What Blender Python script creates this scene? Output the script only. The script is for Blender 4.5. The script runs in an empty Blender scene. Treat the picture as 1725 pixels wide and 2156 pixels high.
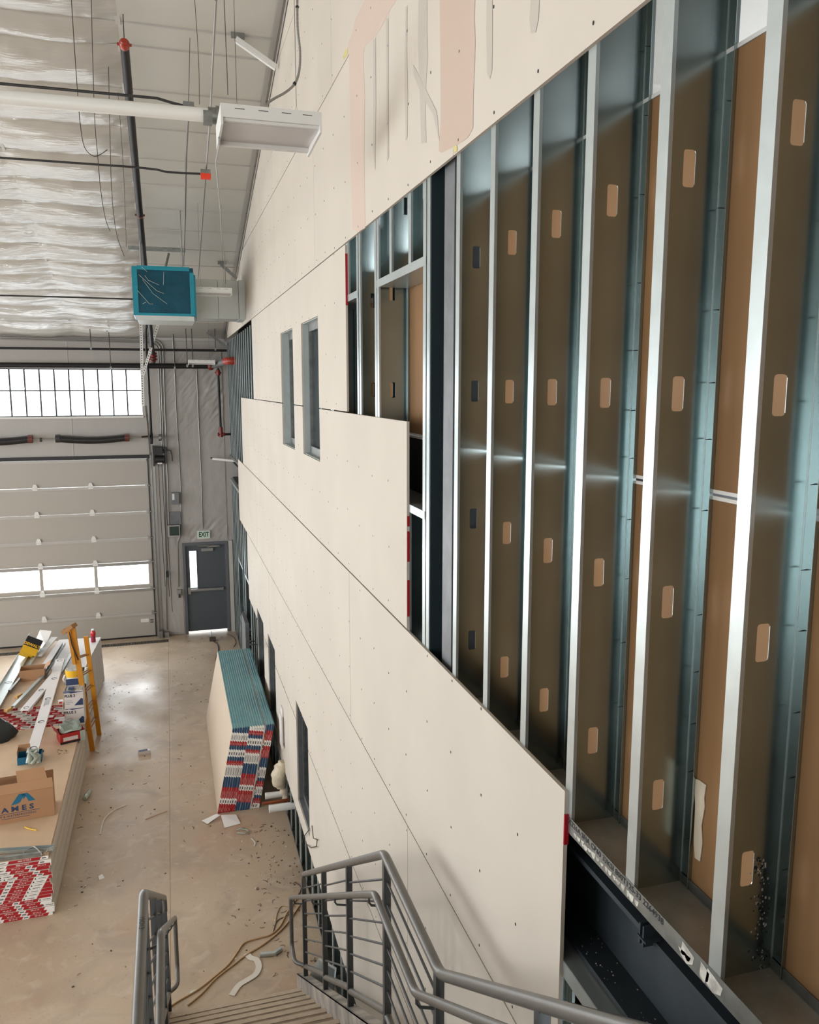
import bpy, math, random
import numpy as np
from mathutils import Vector, Matrix, noise

# ------------------------------------------------------------------ camera
SC = bpy.context.scene
COL = SC.collection
F, CX, CY, H = 1711.0, 862.5, 1078.0, 5.76
PITCH, YAW = math.radians(8.75), math.radians(16.43)
FWD = np.array([math.sin(YAW)*math.cos(PITCH), math.cos(YAW)*math.cos(PITCH), -math.sin(PITCH)])
RGT = np.array([math.cos(YAW), -math.sin(YAW), 0.0])
UPV = np.cross(RGT, FWD)
cd = bpy.data.cameras.new('camera'); cam = bpy.data.objects.new('camera', cd); COL.objects.link(cam)
cd.sensor_fit = 'HORIZONTAL'; cd.sensor_width = 36.0; cd.lens = F/1725*36.0
cd.clip_start = 0.05; cd.clip_end = 200
cam.matrix_world = Matrix(((RGT[0], UPV[0], -FWD[0], 0), (RGT[1], UPV[1], -FWD[1], 0), (RGT[2], UPV[2], -FWD[2], H), (0, 0, 0, 1)))
SC.camera = cam

def P(px, py, X=None, Y=None, Z=None):
    """point of a real plane (X=, Y= or Z= metres) that was measured at a pixel of the photograph"""
    d = FWD + RGT*(px-CX)/F - UPV*(py-CY)/F
    t = X/d[0] if X is not None else (Y/d[1] if Y is not None else (Z-H)/d[2])
    return (d[0]*t, d[1]*t, d[2]*t+H)

def under_roof(px, py, drop=0.1):
    """point seen at a pixel that lies `drop` metres under the sloping roof lining"""
    d = FWD + RGT*(px-CX)/F - UPV*(py-CY)/F
    t = (6.85+0.26*19.25-drop-H)/(d[2]+0.26*d[1])
    return (d[0]*t, d[1]*t, d[2]*t+H)

# ------------------------------------------------------------------ world, light, exposure
vs = SC.view_settings
vs.view_transform = 'Standard'; vs.look = 'None'; vs.gamma = 1.0; vs.use_curve_mapping = False
vs.exposure = 0.0
w = bpy.data.worlds.new('overcast_sky'); SC.world = w; w.use_nodes = True
nt = w.node_tree; bg = nt.nodes['Background']
bg.inputs[0].default_value = (0.93, 0.97, 1.0, 1); bg.inputs[1].default_value = 5.0
SC.cycles.use_denoising = True
SC.cycles.max_bounces = 8; SC.cycles.diffuse_bounces = 5; SC.cycles.glossy_bounces = 5
SC.cycles.caustics_reflective = False; SC.cycles.caustics_refractive = False
SC.cycles.sample_clamp_indirect = 6.0

def area(name, loc, rot, sx, sy, power, col=(1, 1, 1)):
    l = bpy.data.lights.new(name, 'AREA'); l.shape = 'RECTANGLE'; l.size = sx; l.size_y = sy
    l.energy = power; l.color = col
    o = bpy.data.objects.new(name, l); o.location = loc; o.rotation_euler = rot; COL.objects.link(o)
    return o
R90 = math.pi/2
XL, YB = -13.0, -7.0      # left and back walls of the hall
# daylight entering through the glazed openings of the left, back and far walls
DAY = (0.94, 0.97, 1.0)
for k, (yc, zc_, pw) in enumerate(((-2.65, 6.3, 230), (2.85, 6.3, 270), (8.35, 4.9, 240), (13.85, 4.3, 400))):
    area('daylight_left_%d' % k, (XL+.05, yc, zc_), (0, -R90, 0), 5.0, 3.7, pw, DAY)
for k, xc in enumerate((-9.0, -3.5)):
    area('daylight_back_%d' % k, (xc, YB+.05, 3.1), (R90, 0, 0), 4.0, 5.0, 90, DAY)
area('daylight_door_glass', (-2.75, 19.42, 1.5), (-R90, 0, 0), 4.3, .75, 240, DAY)
area('daylight_far_door', (-7.8, 19.15, 2.1), (-R90, 0, 0), 4.1, 4.0, 145, DAY)
area('daylight_far_door_b', (-11.6, 19.15, 2.1), (-R90, 0, 0), 2.6, 4.0, 105, DAY)
area('daylight_strip', (-4.3, 19.35, 5.63), (-R90, 0, 0), 7.2, 1.0, 150, DAY)
area('daylight_upper_room', (5.0, YB+.05, 6.5), (R90, 0, 0), 4.0, 3.0, 420, DAY)
area('added_fill_upper_side', (8.9, 8.0, 6.6), (0, R90, 0), 2.5, 7.0, 420, DAY)  # added fill lamp to brighten the upper roof; this wall has no window


# ------------------------------------------------------------------ helpers
def lin(c):
    return tuple(((v/255)/12.92 if v/255 <= 0.04045 else ((v/255+0.055)/1.055)**2.4) for v in c)

MATS = {}
def mat(name, rgb, rough=0.6, metal=0.0, spec=0.5, var=0.0, vscale=3.0, bump=0.0, bscale=40.0, bstretch=(1, 1, 1), rgb2=None, detail=4, thr=(0.35, 0.65), rvar=0.0, coat=0.0):
    m = bpy.data.materials.new(name); m.use_nodes = True; MATS[name] = m
    n = m.node_tree.nodes; L = m.node_tree.links; b = n['Principled BSDF']
    c = lin(rgb)
    b.inputs['Base Color'].default_value = (*c, 1); b.inputs['Roughness'].default_value = rough
    b.inputs['Metallic'].default_value = metal; b.inputs['Specular IOR Level'].default_value = spec
    b.inputs['Coat Weight'].default_value = coat
    tc = n.new('ShaderNodeNewGeometry')
    if var > 0 or rgb2:
        no = n.new('ShaderNodeTexNoise'); no.inputs['Scale'].default_value = vscale; no.inputs['Detail'].default_value = detail
        L.new(tc.outputs['Position'], no.inputs['Vector'])
        r = n.new('ShaderNodeValToRGB'); r.color_ramp.elements[0].position = thr[0]; r.color_ramp.elements[1].position = thr[1]
        c2 = lin(rgb2) if rgb2 else tuple(v*(1-var) for v in c)
        r.color_ramp.elements[0].color = (*c2, 1); r.color_ramp.elements[1].color = (*c, 1)
        L.new(no.outputs['Fac'], r.inputs['Fac']); L.new(r.outputs['Color'], b.inputs['Base Color'])
        if rvar:
            mr = n.new('ShaderNodeMapRange'); mr.inputs['To Min'].default_value = rough-rvar; mr.inputs['To Max'].default_value = rough+rvar
            L.new(no.outputs['Fac'], mr.inputs['Value']); L.new(mr.outputs['Result'], b.inputs['Roughness'])
    if bump > 0:
        mp = n.new('ShaderNodeMapping'); mp.inputs['Scale'].default_value = bstretch
        L.new(tc.outputs['Position'], mp.inputs['Vector'])
        nb = n.new('ShaderNodeTexNoise'); nb.inputs['Scale'].default_value = bscale; nb.inputs['Detail'].default_value = 3
        L.new(mp.outputs['Vector'], nb.inputs['Vector'])
        bp = n.new('ShaderNodeBump'); bp.inputs['Strength'].default_value = bump; bp.inputs['Distance'].default_value = 0.02
        L.new(nb.outputs['Fac'], bp.inputs['Height']); L.new(bp.outputs['Normal'], b.inputs['Normal'])
    return m

class MB:
    def __init__(s): s.v = []; s.f = []; s.m = []; s.s = []; s.T = None
    def _add(s, vs_, fs, mi=0, smooth=False):
        o = len(s.v)
        if s.T is not None: vs_ = [tuple(s.T @ Vector(q)) for q in vs_]
        s.v += [tuple(q) for q in vs_]
        for f in fs: s.f.append([i+o for i in f]); s.m.append(mi); s.s.append(smooth)
        return s
    def box(s, x0, x1, y0, y1, z0, z1, mi=0):
        vs_ = [(x, y, z) for z in (z0, z1) for y in (y0, y1) for x in (x0, x1)]
        return s._add(vs_, [(0, 2, 3, 1), (4, 5, 7, 6), (0, 1, 5, 4), (2, 6, 7, 3), (0, 4, 6, 2), (1, 3, 7, 5)], mi)
    def cbox(s, c, sx, sy, sz, mi=0):
        return s.box(c[0]-sx/2, c[0]+sx/2, c[1]-sy/2, c[1]+sy/2, c[2]-sz/2, c[2]+sz/2, mi)
    def quad(s, a, b, c, d, mi=0): return s._add([a, b, c, d], [(0, 1, 2, 3)], mi)
    def prism(s, pts, ext, mi=0):
        n = len(pts); e = Vector(ext)
        vs_ = [tuple(q) for q in pts]+[tuple(Vector(q)+e) for q in pts]
        fs = [tuple(range(n))[::-1], tuple(range(n, 2*n))]+[(i, (i+1) % n, (i+1) % n+n, i+n) for i in range(n)]
        return s._add(vs_, fs, mi)
    def tube(s, pts, r, n=8, mi=0, smooth=True, caps=True, rs=None):
        pts = [Vector(q) for q in pts]; k = len(pts); rings = []
        up = None
        for i, p in enumerate(pts):
            d = (pts[min(i+1, k-1)]-pts[max(i-1, 0)])
            d = d.normalized() if d.length > 1e-9 else Vector((0, 0, 1))
            if up is None: up = d.orthogonal().normalized()
            up = (up-d*up.dot(d)); up = up.normalized() if up.length > 1e-6 else d.orthogonal().normalized()
            sd = d.cross(up); rr = rs[i] if rs else r
            rings.append([p+(up*math.cos(a)+sd*math.sin(a))*rr for a in [2*math.pi*j/n for j in range(n)]])
        vs_ = [q for R_ in rings for q in R_]
        fs = [(i*n+j, i*n+(j+1) % n, (i+1)*n+(j+1) % n, (i+1)*n+j) for i in range(k-1) for j in range(n)]
        s._add(vs_, fs, mi, smooth)
        if caps:
            s._add(rings[0], [tuple(range(n))[::-1]], mi); s._add(rings[-1], [tuple(range(n))], mi)
        return s
    def cyl(s, a, b, r, n=12, mi=0, r2=None): return s.tube([a, b], r, n, mi, rs=[r, r2 if r2 is not None else r])
    def strip(s, pts, wid, thick=0.003, mi=0, nrm=(0, 0, 1)):
        """flat ribbon lying along pts"""
        pts = [Vector(q) for q in pts]; nn = Vector(nrm); k = len(pts); vs_ = []
        for i, p in enumerate(pts):
            d = (pts[min(i+1, k-1)]-pts[max(i-1, 0)]).normalized(); sd = d.cross(nn).normalized()*wid/2
            ww = sd
            vs_ += [p-ww, p+ww, p+ww+nn*thick, p-ww+nn*thick]
        fs = []
        for i in range(k-1):
            a, b = i*4, i*4+4
            fs += [(a, a+1, b+1, b), (a+1, a+2, b+2, b+1), (a+2, a+3, b+3, b+2), (a+3, a, b, b+3)]
        fs += [(0, 3, 2, 1), (4*k-4, 4*k-3, 4*k-2, 4*k-1)]
        return s._add(vs_, fs, mi)
    def openbox(s, w_, d_, h_, t=0.004, mi=0):
        """carton without a lid, base centred on the origin"""
        s.box(-w_/2, w_/2, -d_/2, d_/2, 0, t, mi)
        s.box(-w_/2, w_/2, -d_/2, -d_/2+t, t, h_, mi); s.box(-w_/2, w_/2, d_/2-t, d_/2, t, h_, mi)
        s.box(-w_/2, -w_/2+t, -d_/2+t, d_/2-t, t, h_, mi); s.box(w_/2-t, w_/2, -d_/2+t, d_/2-t, t, h_, mi)
        return s
    def mesh(s, name, mats, org=(0, 0, 0)):
        me = bpy.data.meshes.new(name)
        me.from_pydata([(a-org[0], b-org[1], c-org[2]) for a, b, c in s.v], [], s.f)
        for m_ in (mats if isinstance(mats, (list, tuple)) else [mats]): me.materials.append(MATS[m_] if isinstance(m_, str) else m_)
        me.polygons.foreach_set('material_index', s.m); me.polygons.foreach_set('use_smooth', s.s)
        me.update()
        return me

ORG = {}
def props(o, label=None, cat=None, group=None, kind=None):
    for k, v_ in (('label', label), ('category', cat), ('group', group), ('kind', kind)):
        if v_: o[k] = v_
    return o
def empty(name, loc, label=None, cat=None, group=None, kind=None):
    o = bpy.data.objects.new(name, None); o.empty_display_size = 0.1; o.location = loc; COL.objects.link(o)
    ORG[o.name] = tuple(loc); return props(o, label, cat, group, kind)
def part(name, mb, mats, parent, label=None, kind=None):
    org = ORG[parent.name]
    o = bpy.data.objects.new(name, mb.mesh(name, mats, org)); o.parent = parent; COL.objects.link(o)
    ORG[o.name] = org
    return props(o, label, None, None, kind)
def solo(name, mb, mats, loc, label=None, cat=None, group=None, kind=None):
    o = bpy.data.objects.new(name, mb.mesh(name, mats, loc)); o.location = loc; COL.objects.link(o)
    ORG[o.name] = tuple(loc); return props(o, label, cat, group, kind)
def inst(name, me, parent, loc, label=None, kind=None):
    """piece sharing a mesh; loc in world coordinates"""
    org = ORG[parent.name] if parent else (0, 0, 0)
    o = bpy.data.objects.new(name, me); o.parent = parent; o.location = tuple(a-b for a, b in zip(loc, org)); COL.objects.link(o)
    ORG[o.name] = tuple(loc)
    return props(o, label, None, None, kind)
def text(txt, size, origin, right, up, matn, parent, name='lettering', squeeze=1.0, depth=0.0, center=True, bold=0.0):
    cu = bpy.data.curves.new('t', 'FONT'); cu.body = txt; cu.size = size; cu.extrude = depth; cu.offset = bold
    cu.resolution_u = 2
    if center: cu.align_x = 'CENTER'; cu.align_y = 'CENTER'
    ob = bpy.data.objects.new('t', cu); COL.objects.link(ob)
    dg = bpy.context.evaluated_depsgraph_get(); me = bpy.data.meshes.new_from_object(ob.evaluated_get(dg))
    bpy.data.objects.remove(ob); bpy.data.curves.remove(cu)
    r_ = Vector(right).normalized()*squeeze; u_ = Vector(up).normalized(); n_ = Vector(right).normalized().cross(u_)
    org = Vector(ORG[parent.name])
    for v_ in me.vertices: v_.co = Vector(origin)-org+r_*v_.co.x+u_*v_.co.y+n_*(v_.co.z+0.0008)
    me.materials.clear(); me.materials.append(MATS[matn]); me.name = name
    o = bpy.data.objects.new(name, me); o.parent = parent; COL.objects.link(o); return o
def rotz(loc, deg, tilt=0, roll=0):
    return Matrix.Translation(loc) @ Matrix.Rotation(math.radians(deg), 4, 'Z') @ Matrix.Rotation(math.radians(tilt), 4, 'X') @ Matrix.Rotation(math.radians(roll), 4, 'Y')
RND = random.Random(7)
ORD = 'first second third fourth fifth sixth seventh eighth ninth tenth eleventh twelfth thirteenth fourteenth fifteenth sixteenth seventeenth eighteenth nineteenth twentieth twenty-first twenty-second twenty-third twenty-fourth'.split()
def jit(a): return RND.uniform(-a, a)

# ------------------------------------------------------------------ materials
mat('board', (199, 190, 177), 0.75, var=0.06, vscale=1.3, bump=0.03, bscale=60)
mat('board_edge', (205, 199, 188), 0.85)
mat('board_back', (140, 104, 66), 0.6, var=0.14, vscale=2.2)
mat('board_tan', (205, 176, 146), 0.7, var=0.12, vscale=3)
mat('tape_red', (164, 14, 26), 0.5); mat('tape_white', (232, 228, 222), 0.5); mat('tape_blue', (20, 64, 98), 0.5)
mat('print_black', (28, 28, 32), 0.6)
mat('galv', (192, 200, 199), 0.33, metal=.74, var=0.06, vscale=14, bump=0.02, bscale=14, bstretch=(1, 1, .15), rvar=0.04)
mat('galv_web', (164, 178, 178), 0.23, metal=1.0, var=0.10, vscale=4, bump=0.03, bscale=9, bstretch=(1, 1, .15), rvar=0.05)
mat('galv_dull', (150, 153, 150), 0.42, metal=0.9, var=0.3, vscale=14)
mat('galv_dusty', (192, 186, 174), 0.42, metal=0.4, var=0.3, vscale=7, bump=.05)
mat('primer_grey', (118, 120, 122), 0.5, metal=0.35, var=0.25, vscale=6, bump=0.1, bscale=30)
mat('beam_dark', (52, 60, 66), 0.55, metal=0.2, var=0.3, vscale=5)
mat('dust_dark', (72, 72, 68), 0.9, rgb2=(120, 114, 104), vscale=9, thr=(.3, .75))
mat('rail_grey', (104, 101, 96), 0.36, metal=0.25, spec=0.6, var=0.12, vscale=7)
mat('rail_dark', (74, 76, 77), 0.45, metal=0.2, var=0.12, vscale=9)
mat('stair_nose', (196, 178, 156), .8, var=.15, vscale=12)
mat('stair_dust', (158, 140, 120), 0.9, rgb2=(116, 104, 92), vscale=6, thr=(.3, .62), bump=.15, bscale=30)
mat('stringer', (168, 158, 146), 0.7, rgb2=(116, 112, 106), vscale=5)
mat('vinyl', (180, 176, 168), 0.2, spec=1.0, var=0.05, vscale=2, bump=0.35, bscale=14, bstretch=(.4, 2.0, 1))
mat('vinyl_flat', (186, 184, 176), 0.42, spec=0.4, bump=0.16, bscale=6, bstretch=(1, 1, 1))
mat('vinyl_wall', (166, 161, 155), 0.4, spec=0.5, bump=0.3, bscale=4.0, bstretch=(1.6, 1, .55))
mat('seam_tape', (176, 172, 166), 0.4); mat('roof_trim', (158, 154, 148), .5)
mat('door_panel_paint', (168, 162, 153), 0.5, bump=0.04, bscale=60, bstretch=(.05, 1, 1))
mat('white_paint', (216, 215, 211), 0.45); mat('white_pipe', (226, 225, 220), 0.35)
mat('steel_dark', (58, 56, 56), 0.42, metal=0.5); mat('pipe_black', (30, 28, 28), 0.45, metal=0.1, spec=.35, var=.3, vscale=8)
mat('black', (18, 18, 18), 0.5); mat('void', (10, 10, 11), 0.9); mat('conduit', (150, 148, 144), 0.38, metal=0.85)  # void: near-black colour painting the darkness of unlit spaces
mat('orange_red', (150, 46, 28), 0.35, spec=0.6); mat('red_fitting', (116, 34, 26), 0.4); mat('red_box', (225, 60, 30), 0.5)
mat('door_grey', (72, 77, 82), 0.45, bump=.03); mat('frame_grey', (88, 90, 94), 0.45)
mat('exit_face', (196, 214, 198), 0.5); mat('exit_dark', (26, 44, 34), 0.5)
mat('blue_wrap', (0, 72, 92), 0.3, spec=0.35, var=.3, vscale=4, bump=.35, bscale=9)
mat('blue_edge', (6, 128, 148), 0.25, spec=0.6, bump=.3, bscale=14)
mat('duct', (196, 200, 196), 0.4, metal=0.6, var=.06); mat('cardboard', (176, 134, 98), 0.8, var=.08); mat('cardboard_in', (132, 100, 70), 0.85)
mat('carton_red', (170, 34, 32), 0.55); mat('carton_white', (215, 210, 208), 0.5); mat('logo_blue', (20, 104, 138), 0.6); mat('navy', (44, 62, 96), 0.55)
mat('ladder_yellow', (205, 138, 34), 0.5, var=.12, vscale=12); mat('ladder_cap', (150, 108, 64), .6)
mat('yellow', (238, 186, 40), 0.45); mat('lid_yellow', (240, 200, 60), .45)
mat('wood', (206, 164, 104), 0.7, var=.15, vscale=20); mat('bag_black', (26, 34, 36), 0.28, bump=.6, bscale=18); mat('bag_clear', (168, 180, 170), 0.25, spec=.7, bump=.6, bscale=25)
mat('bag_cream', (205, 192, 168), .5, bump=.5, bscale=16); mat('copper', (150, 84, 56), .35, metal=.7); mat('cord', (178, 146, 106), .6); mat('cord_dark', (70, 60, 54), .6)
mat('paper', (232, 228, 226), .8); mat('teal_paper', (104, 158, 168), .75, var=.10, vscale=6); mat('teal_joint', (50, 98, 112), .8)
mat('bottle_red', (196, 26, 34), .2, spec=.8); mat('bottle_pink', (150, 40, 60), .3)
mat('stain_pink', (198, 178, 164), .75); mat('stain_tan', (188, 168, 152), .75); mat('stain_grey', (181, 173, 162), .75); mat('board_face', (196, 178, 157), .75); mat('deep_teal', (16, 34, 40), .6); mat('stain_yellow', (200, 188, 120), .7)
mat('jamb_steel', (186, 196, 194), .45, metal=.1, var=.1, vscale=8)
mat('drywall_white', (196, 194, 190), .7); mat('dark_red', (96, 44, 36), .45)
mat('dusty_white', (200, 196, 186), .8, rgb2=(150, 146, 138), vscale=30); mat('trash', (214, 206, 194), .8); mat('crumb', (110, 92, 74), .9)
mat('grate', (40, 38, 36), .6, metal=.4); mat('grate_bar', (120, 112, 102), .6, metal=.4)

MATS['vinyl'].node_tree.nodes['Principled BSDF'].inputs['IOR'].default_value = 1.6

def glass_mat():
    m = bpy.data.materials.new('dark_glass'); m.use_nodes = True; MATS['dark_glass'] = m
    b = m.node_tree.nodes['Principled BSDF']; b.inputs['Base Color'].default_value = (.012, .02, .022, 1); b.inputs['Roughness'].default_value = .12; b.inputs['Specular IOR Level'].default_value = .04
    m2 = bpy.data.materials.new('window_glass'); m2.use_nodes = True; MATS['window_glass'] = m2
    n = m2.node_tree.nodes; L = m2.node_tree.links; n.clear()
    o = n.new('ShaderNodeOutputMaterial'); t = n.new('ShaderNodeBsdfTransparent'); g = n.new('ShaderNodeBsdfGlossy'); x = n.new('ShaderNodeMixShader')
    t.inputs[0].default_value = (.97, .98, .98, 1); g.inputs['Roughness'].default_value = .02; x.inputs[0].default_value = .06
    L.new(t.outputs[0], x.inputs[1]); L.new(g.outputs[0], x.inputs[2]); L.new(x.outputs[0], o.inputs[0])
glass_mat()

def concrete():
    m = bpy.data.materials.new('concrete'); m.use_nodes = True; MATS['concrete'] = m
    n = m.node_tree.nodes; L = m.node_tree.links; b = n['Principled BSDF']; b.inputs['Roughness'].default_value = .62
    g = n.new('ShaderNodeNewGeometry')
    def nz(sc, det, lo, hi, dist=0):
        t = n.new('ShaderNodeTexNoise'); t.inputs['Scale'].default_value = sc; t.inputs['Detail'].default_value = det; t.inputs['Distortion'].default_value = dist
        L.new(g.outputs['Position'], t.inputs['Vector'])
        r = n.new('ShaderNodeMapRange'); r.inputs['From Min'].default_value = lo; r.inputs['From Max'].default_value = hi
        L.new(t.outputs['Fac'], r.inputs['Value']); return r.outputs['Result']
    def mixc(fac, a, c, k=1.0):
        x = n.new('ShaderNodeMix'); x.data_type = 'RGBA'
        if k != 1.0:
            mm = n.new('ShaderNodeMath'); mm.operation = 'MULTIPLY'; mm.inputs[1].default_value = k; L.new(fac, mm.inputs[0]); fac = mm.outputs[0]
        L.new(fac, x.inputs['Factor'])
        for i, q in ((6, a), (7, c)):
            if isinstance(q, tuple): x.inputs[i].default_value = (*lin(q), 1)
            else: L.new(q, x.inputs[i])
        return x.outputs[2]
    c = mixc(nz(.55, 3, .38, .62), (178, 156, 132), (192, 172, 148))
    c = mixc(nz(1.6, 6, .5, .7, 1.0), c, (160, 143, 125), .75)
    c = mixc(nz(.8, 4, .58, .72, .6), c, (184, 146, 120), .55)
    c = mixc(nz(5, 8, .55, .75, .8), c, (208, 196, 180), .5)
    c = mixc(nz(16, 8, .62, .72, 1.5), c, (144, 126, 108), .5)
    c = mixc(nz(90, 3, .35, .75), c, (170, 150, 128), .25)
    L.new(c, b.inputs['Base Color'])
    L.new(nz(1.1, 5, .2, .9), b.inputs['Roughness'])
    rr = n.new('ShaderNodeMapRange'); rr.inputs['To Min'].default_value = .3; rr.inputs['To Max'].default_value = .6
    L.new(nz(1.1, 5, .3, .7), rr.inputs['Value']); L.new(rr.outputs['Result'], b.inputs['Roughness'])
    bp = n.new('ShaderNodeBump'); bp.inputs['Strength'].default_value = .12; bp.inputs['Distance'].default_value = .01
    L.new(nz(35, 6, 0, 1), bp.inputs['Height']); L.new(bp.outputs['Normal'], b.inputs['Normal'])
concrete()

# ------------------------------------------------------------------ structure: floor, roof, far wall
W = 1.30; XS = 1.316; XB = 1.519; YD = 19.25
def roofz(y): return 6.85+0.26*(YD-y)

fl = empty('floor', (0, 6, 0), kind='structure')
jx = -0.217                                     # saw-cut joint running away along the hall
for (x0, x1, y0, y1) in ((XL, jx-.002, YB, 18.72), (jx+.002, 1.6, YB, 18.72), (XL, 1.6, 18.95, YD+.3), (-.215, 1.6, 18.72, 18.95)):
    part('floor_slab', MB().box(x0, x1, y0, y1, -.15, 0), 'concrete', fl)
part('joint_filler', MB().box(jx-.01, jx+.01, YB, 18.72, -.15, -.006), 'crumb', fl)

dr = empty('trench_drain', (-2.2, 18.83, -.02), 'long dark slotted trench drain across the floor before the overhead door', 'floor drain')
mb = MB(); mb.box(-8, -.22, 18.72, 18.95, -.12, -.10); part('drain_channel', mb, 'grate', dr)
mb = MB(); mb.box(-8, -.22, 18.722, 18.745, -.03, 0); mb.box(-8, -.22, 18.925, 18.948, -.03, 0); part('drain_frame', mb, 'grate_bar', dr)
mb = MB(); x = -5.0
while x < -.23: mb.box(x, x+.014, 18.745, 18.925, -.03, -.002); x += .032
part('grate_bar', mb, 'grate_bar', dr, kind='stuff')

# roof lining: vinyl-faced blanket hanging between the purlins
PUR = [9.355, 9.70, 10.445, 11.20, 11.90, 12.56, 13.27, 13.95, 14.65, 15.30, 15.90, 16.60, 17.42, 18.18, YD]
y = 9.355
while y > YB: y -= .76; PUR.insert(0, y)
SEAM = [-.32-1.54*k for k in range(0, 9)]
def lining(x, y, t, s, sag):
    e = .35+.65*math.sin(math.pi*s)
    a = 4*t*(1-t)
    z = roofz(y)-sag*(a**.55)*e
    wr = noise.noise((x*2.2+y*1.1, y*6.0, 1.7))*.016*sag/.085+noise.noise((x*7+y*9, (y-x*.6)*5, 4.2))*.008*(sag/.085)*(1.3-a)
    u, v = x*.8+y*.6, y*.8-x*.6
    k = sag/.12; r1 = noise.noise((u*11, v*1.8, 8.1)); r2 = noise.noise((u*17+3, v*3.1, 2.2)); m_ = max(0, noise.noise((x*1.3, y*1.9, 5.0))+.25)
    wr += -(.5-abs(r1))*.020*k*m_-(.5-abs(r2))*.010*k*m_
    return z+wr
mb = MB(); xs = []
for k in range(len(SEAM)-1):
    nn_ = 44 if k < 3 else 16
    for j in range(nn_): xs.append((SEAM[k]-1.54*j/nn_, j/nn_, .10))
xs.append((SEAM[-1], 0, .085)); xs = xs[::-1]
xs += [(-.32+(1.62)*j/8, j/8, .014) for j in range(1, 9)]+[(1.3+(7.7)*j/8, (j/8), .014) for j in range(1, 9)]
ys = []
for i in range(len(PUR)-1):
    n_ = 20 if PUR[i] > 8 else 6
    for j in range(n_): ys.append((PUR[i]+(PUR[i+1]-PUR[i])*j/n_, j/n_))
ys.append((YD, 0))
nx = len(xs)
vv = [(x, y, lining(x, y, t, s, sg)) for (y, t) in ys for (x, s, sg) in xs]
ff = [(j*nx+i, (j+1)*nx+i, (j+1)*nx+i+1, j*nx+i+1) for j in range(len(ys)-1) for i in range(nx-1)]
mb._add(vv, ff, 0, True)
for f_ in range(len(mb.f)):
    if mb.f[f_][0] % nx >= nx-17: mb.m[f_] = 1
ce = solo('ceiling', mb, ['vinyl', 'vinyl_flat'], (0, 6, 8), kind='structure')
mb = MB()
mb.quad((XL-.3, YB-.3, roofz(YB)+.3), (9.3, YB-.3, roofz(YB)+.3), (9.3, YD+.3, roofz(YD)+.25), (XL-.3, YD+.3, roofz(YD)+.25))
part('roof_deck', mb, 'vinyl_flat', ce)
for y in PUR[1:-1]:
    if y > 5: part('seam_strip', MB().box(-4.9, 1.3, y-.009, y+.009, roofz(y)-.014, roofz(y)+.005), 'seam_tape', ce)
for x in SEAM[:3]:
    pts = [(x, y, roofz(y)-.02) for y in (4, 8, 12, 16, YD-.02)]
    part('seam_strip', MB().strip(pts, .05 if x > -.5 else .035, .006), 'seam_tape', ce)

part('roof_angle', MB().strip([(1.25, y, roofz(y)-.028) for y in (3, 10, 19.2)], .05, .008), 'roof_trim', ce)
part('roof_angle', MB().strip([(1.293, y, roofz(y)-.10) for y in (3, 10, 18.4)], .06, .004, nrm=(-1, 0, 0)), 'roof_trim', ce)
# far wall with openings
D1 = (-5.1, -.50)                      # overhead door opening
D2 = (-9.9, -5.7)
mb = MB(); y0, y1 = YD, YD+.12
def holes_plate(mb, a0, a1, b0, b1, holes, mk, mi=0):
    A = sorted({a0, a1, *[h[0] for h in holes], *[h[1] for h in holes]}); B = sorted({b0, b1, *[h[2] for h in holes], *[h[3] for h in holes]})
    A = [a for a in A if a0 <= a <= a1]; B = [b for b in B if b0 <= b <= b1]
    for i in range(len(A)-1):
        run = None
        for j in range(len(B)-1):
            ca, cb = (A[i]+A[i+1])/2, (B[j]+B[j+1])/2
            solid = not any(h[0] < ca < h[1] and h[2] < cb < h[3] for h in holes)
            if solid: run = (run[0], B[j+1]) if run else (B[j], B[j+1])
            if run and (not solid or j == len(B)-2):
                mk(mb, A[i], A[i+1], run[0], run[1], mi); run = None
    return mb
SW = (-8.0, -.555, 5.11, 6.15); XD0, XD1, XDH = .185, 1.19, 2.16
holes_plate(mb, XL, 1.6, 0, 7.1, [SW, (D1[0], D1[1], 0, 4.17), (D2[0], D2[1], 0, 4.17), (-12.9, -10.3, 0, 4.17), (XD0, XD1, 0, XDH)],
            lambda m_, a, b, c, d, mi: m_.box(a, b, y0, y1, c, d, mi))
wf = solo('wall_far', mb, 'vinyl_wall', (0, YD, 3), kind='structure')
for x in (-2.05, -3.6):
    part('seam_strip', MB().box(x-.012, x+.012, YD-.008, YD, 6.16, 6.8), 'seam_tape', wf)
    part('seam_strip', MB().box(x-.012, x+.012, YD-.008, YD, 4.2, 5.08), 'seam_tape', wf)
part('eave_trim', MB().box(XL, 1.3, YD-.03, YD, 6.78, 6.84), 'seam_tape', wf)
part('header_trim', MB().box(-5.2, -.45, YD-.03, YD, 4.17, 4.25), 'black', wf)
part('corner_trim', MB().box(1.225, 1.31, YD-.12, YD, .0, 2.2), 'vinyl_flat', wf)

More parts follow.
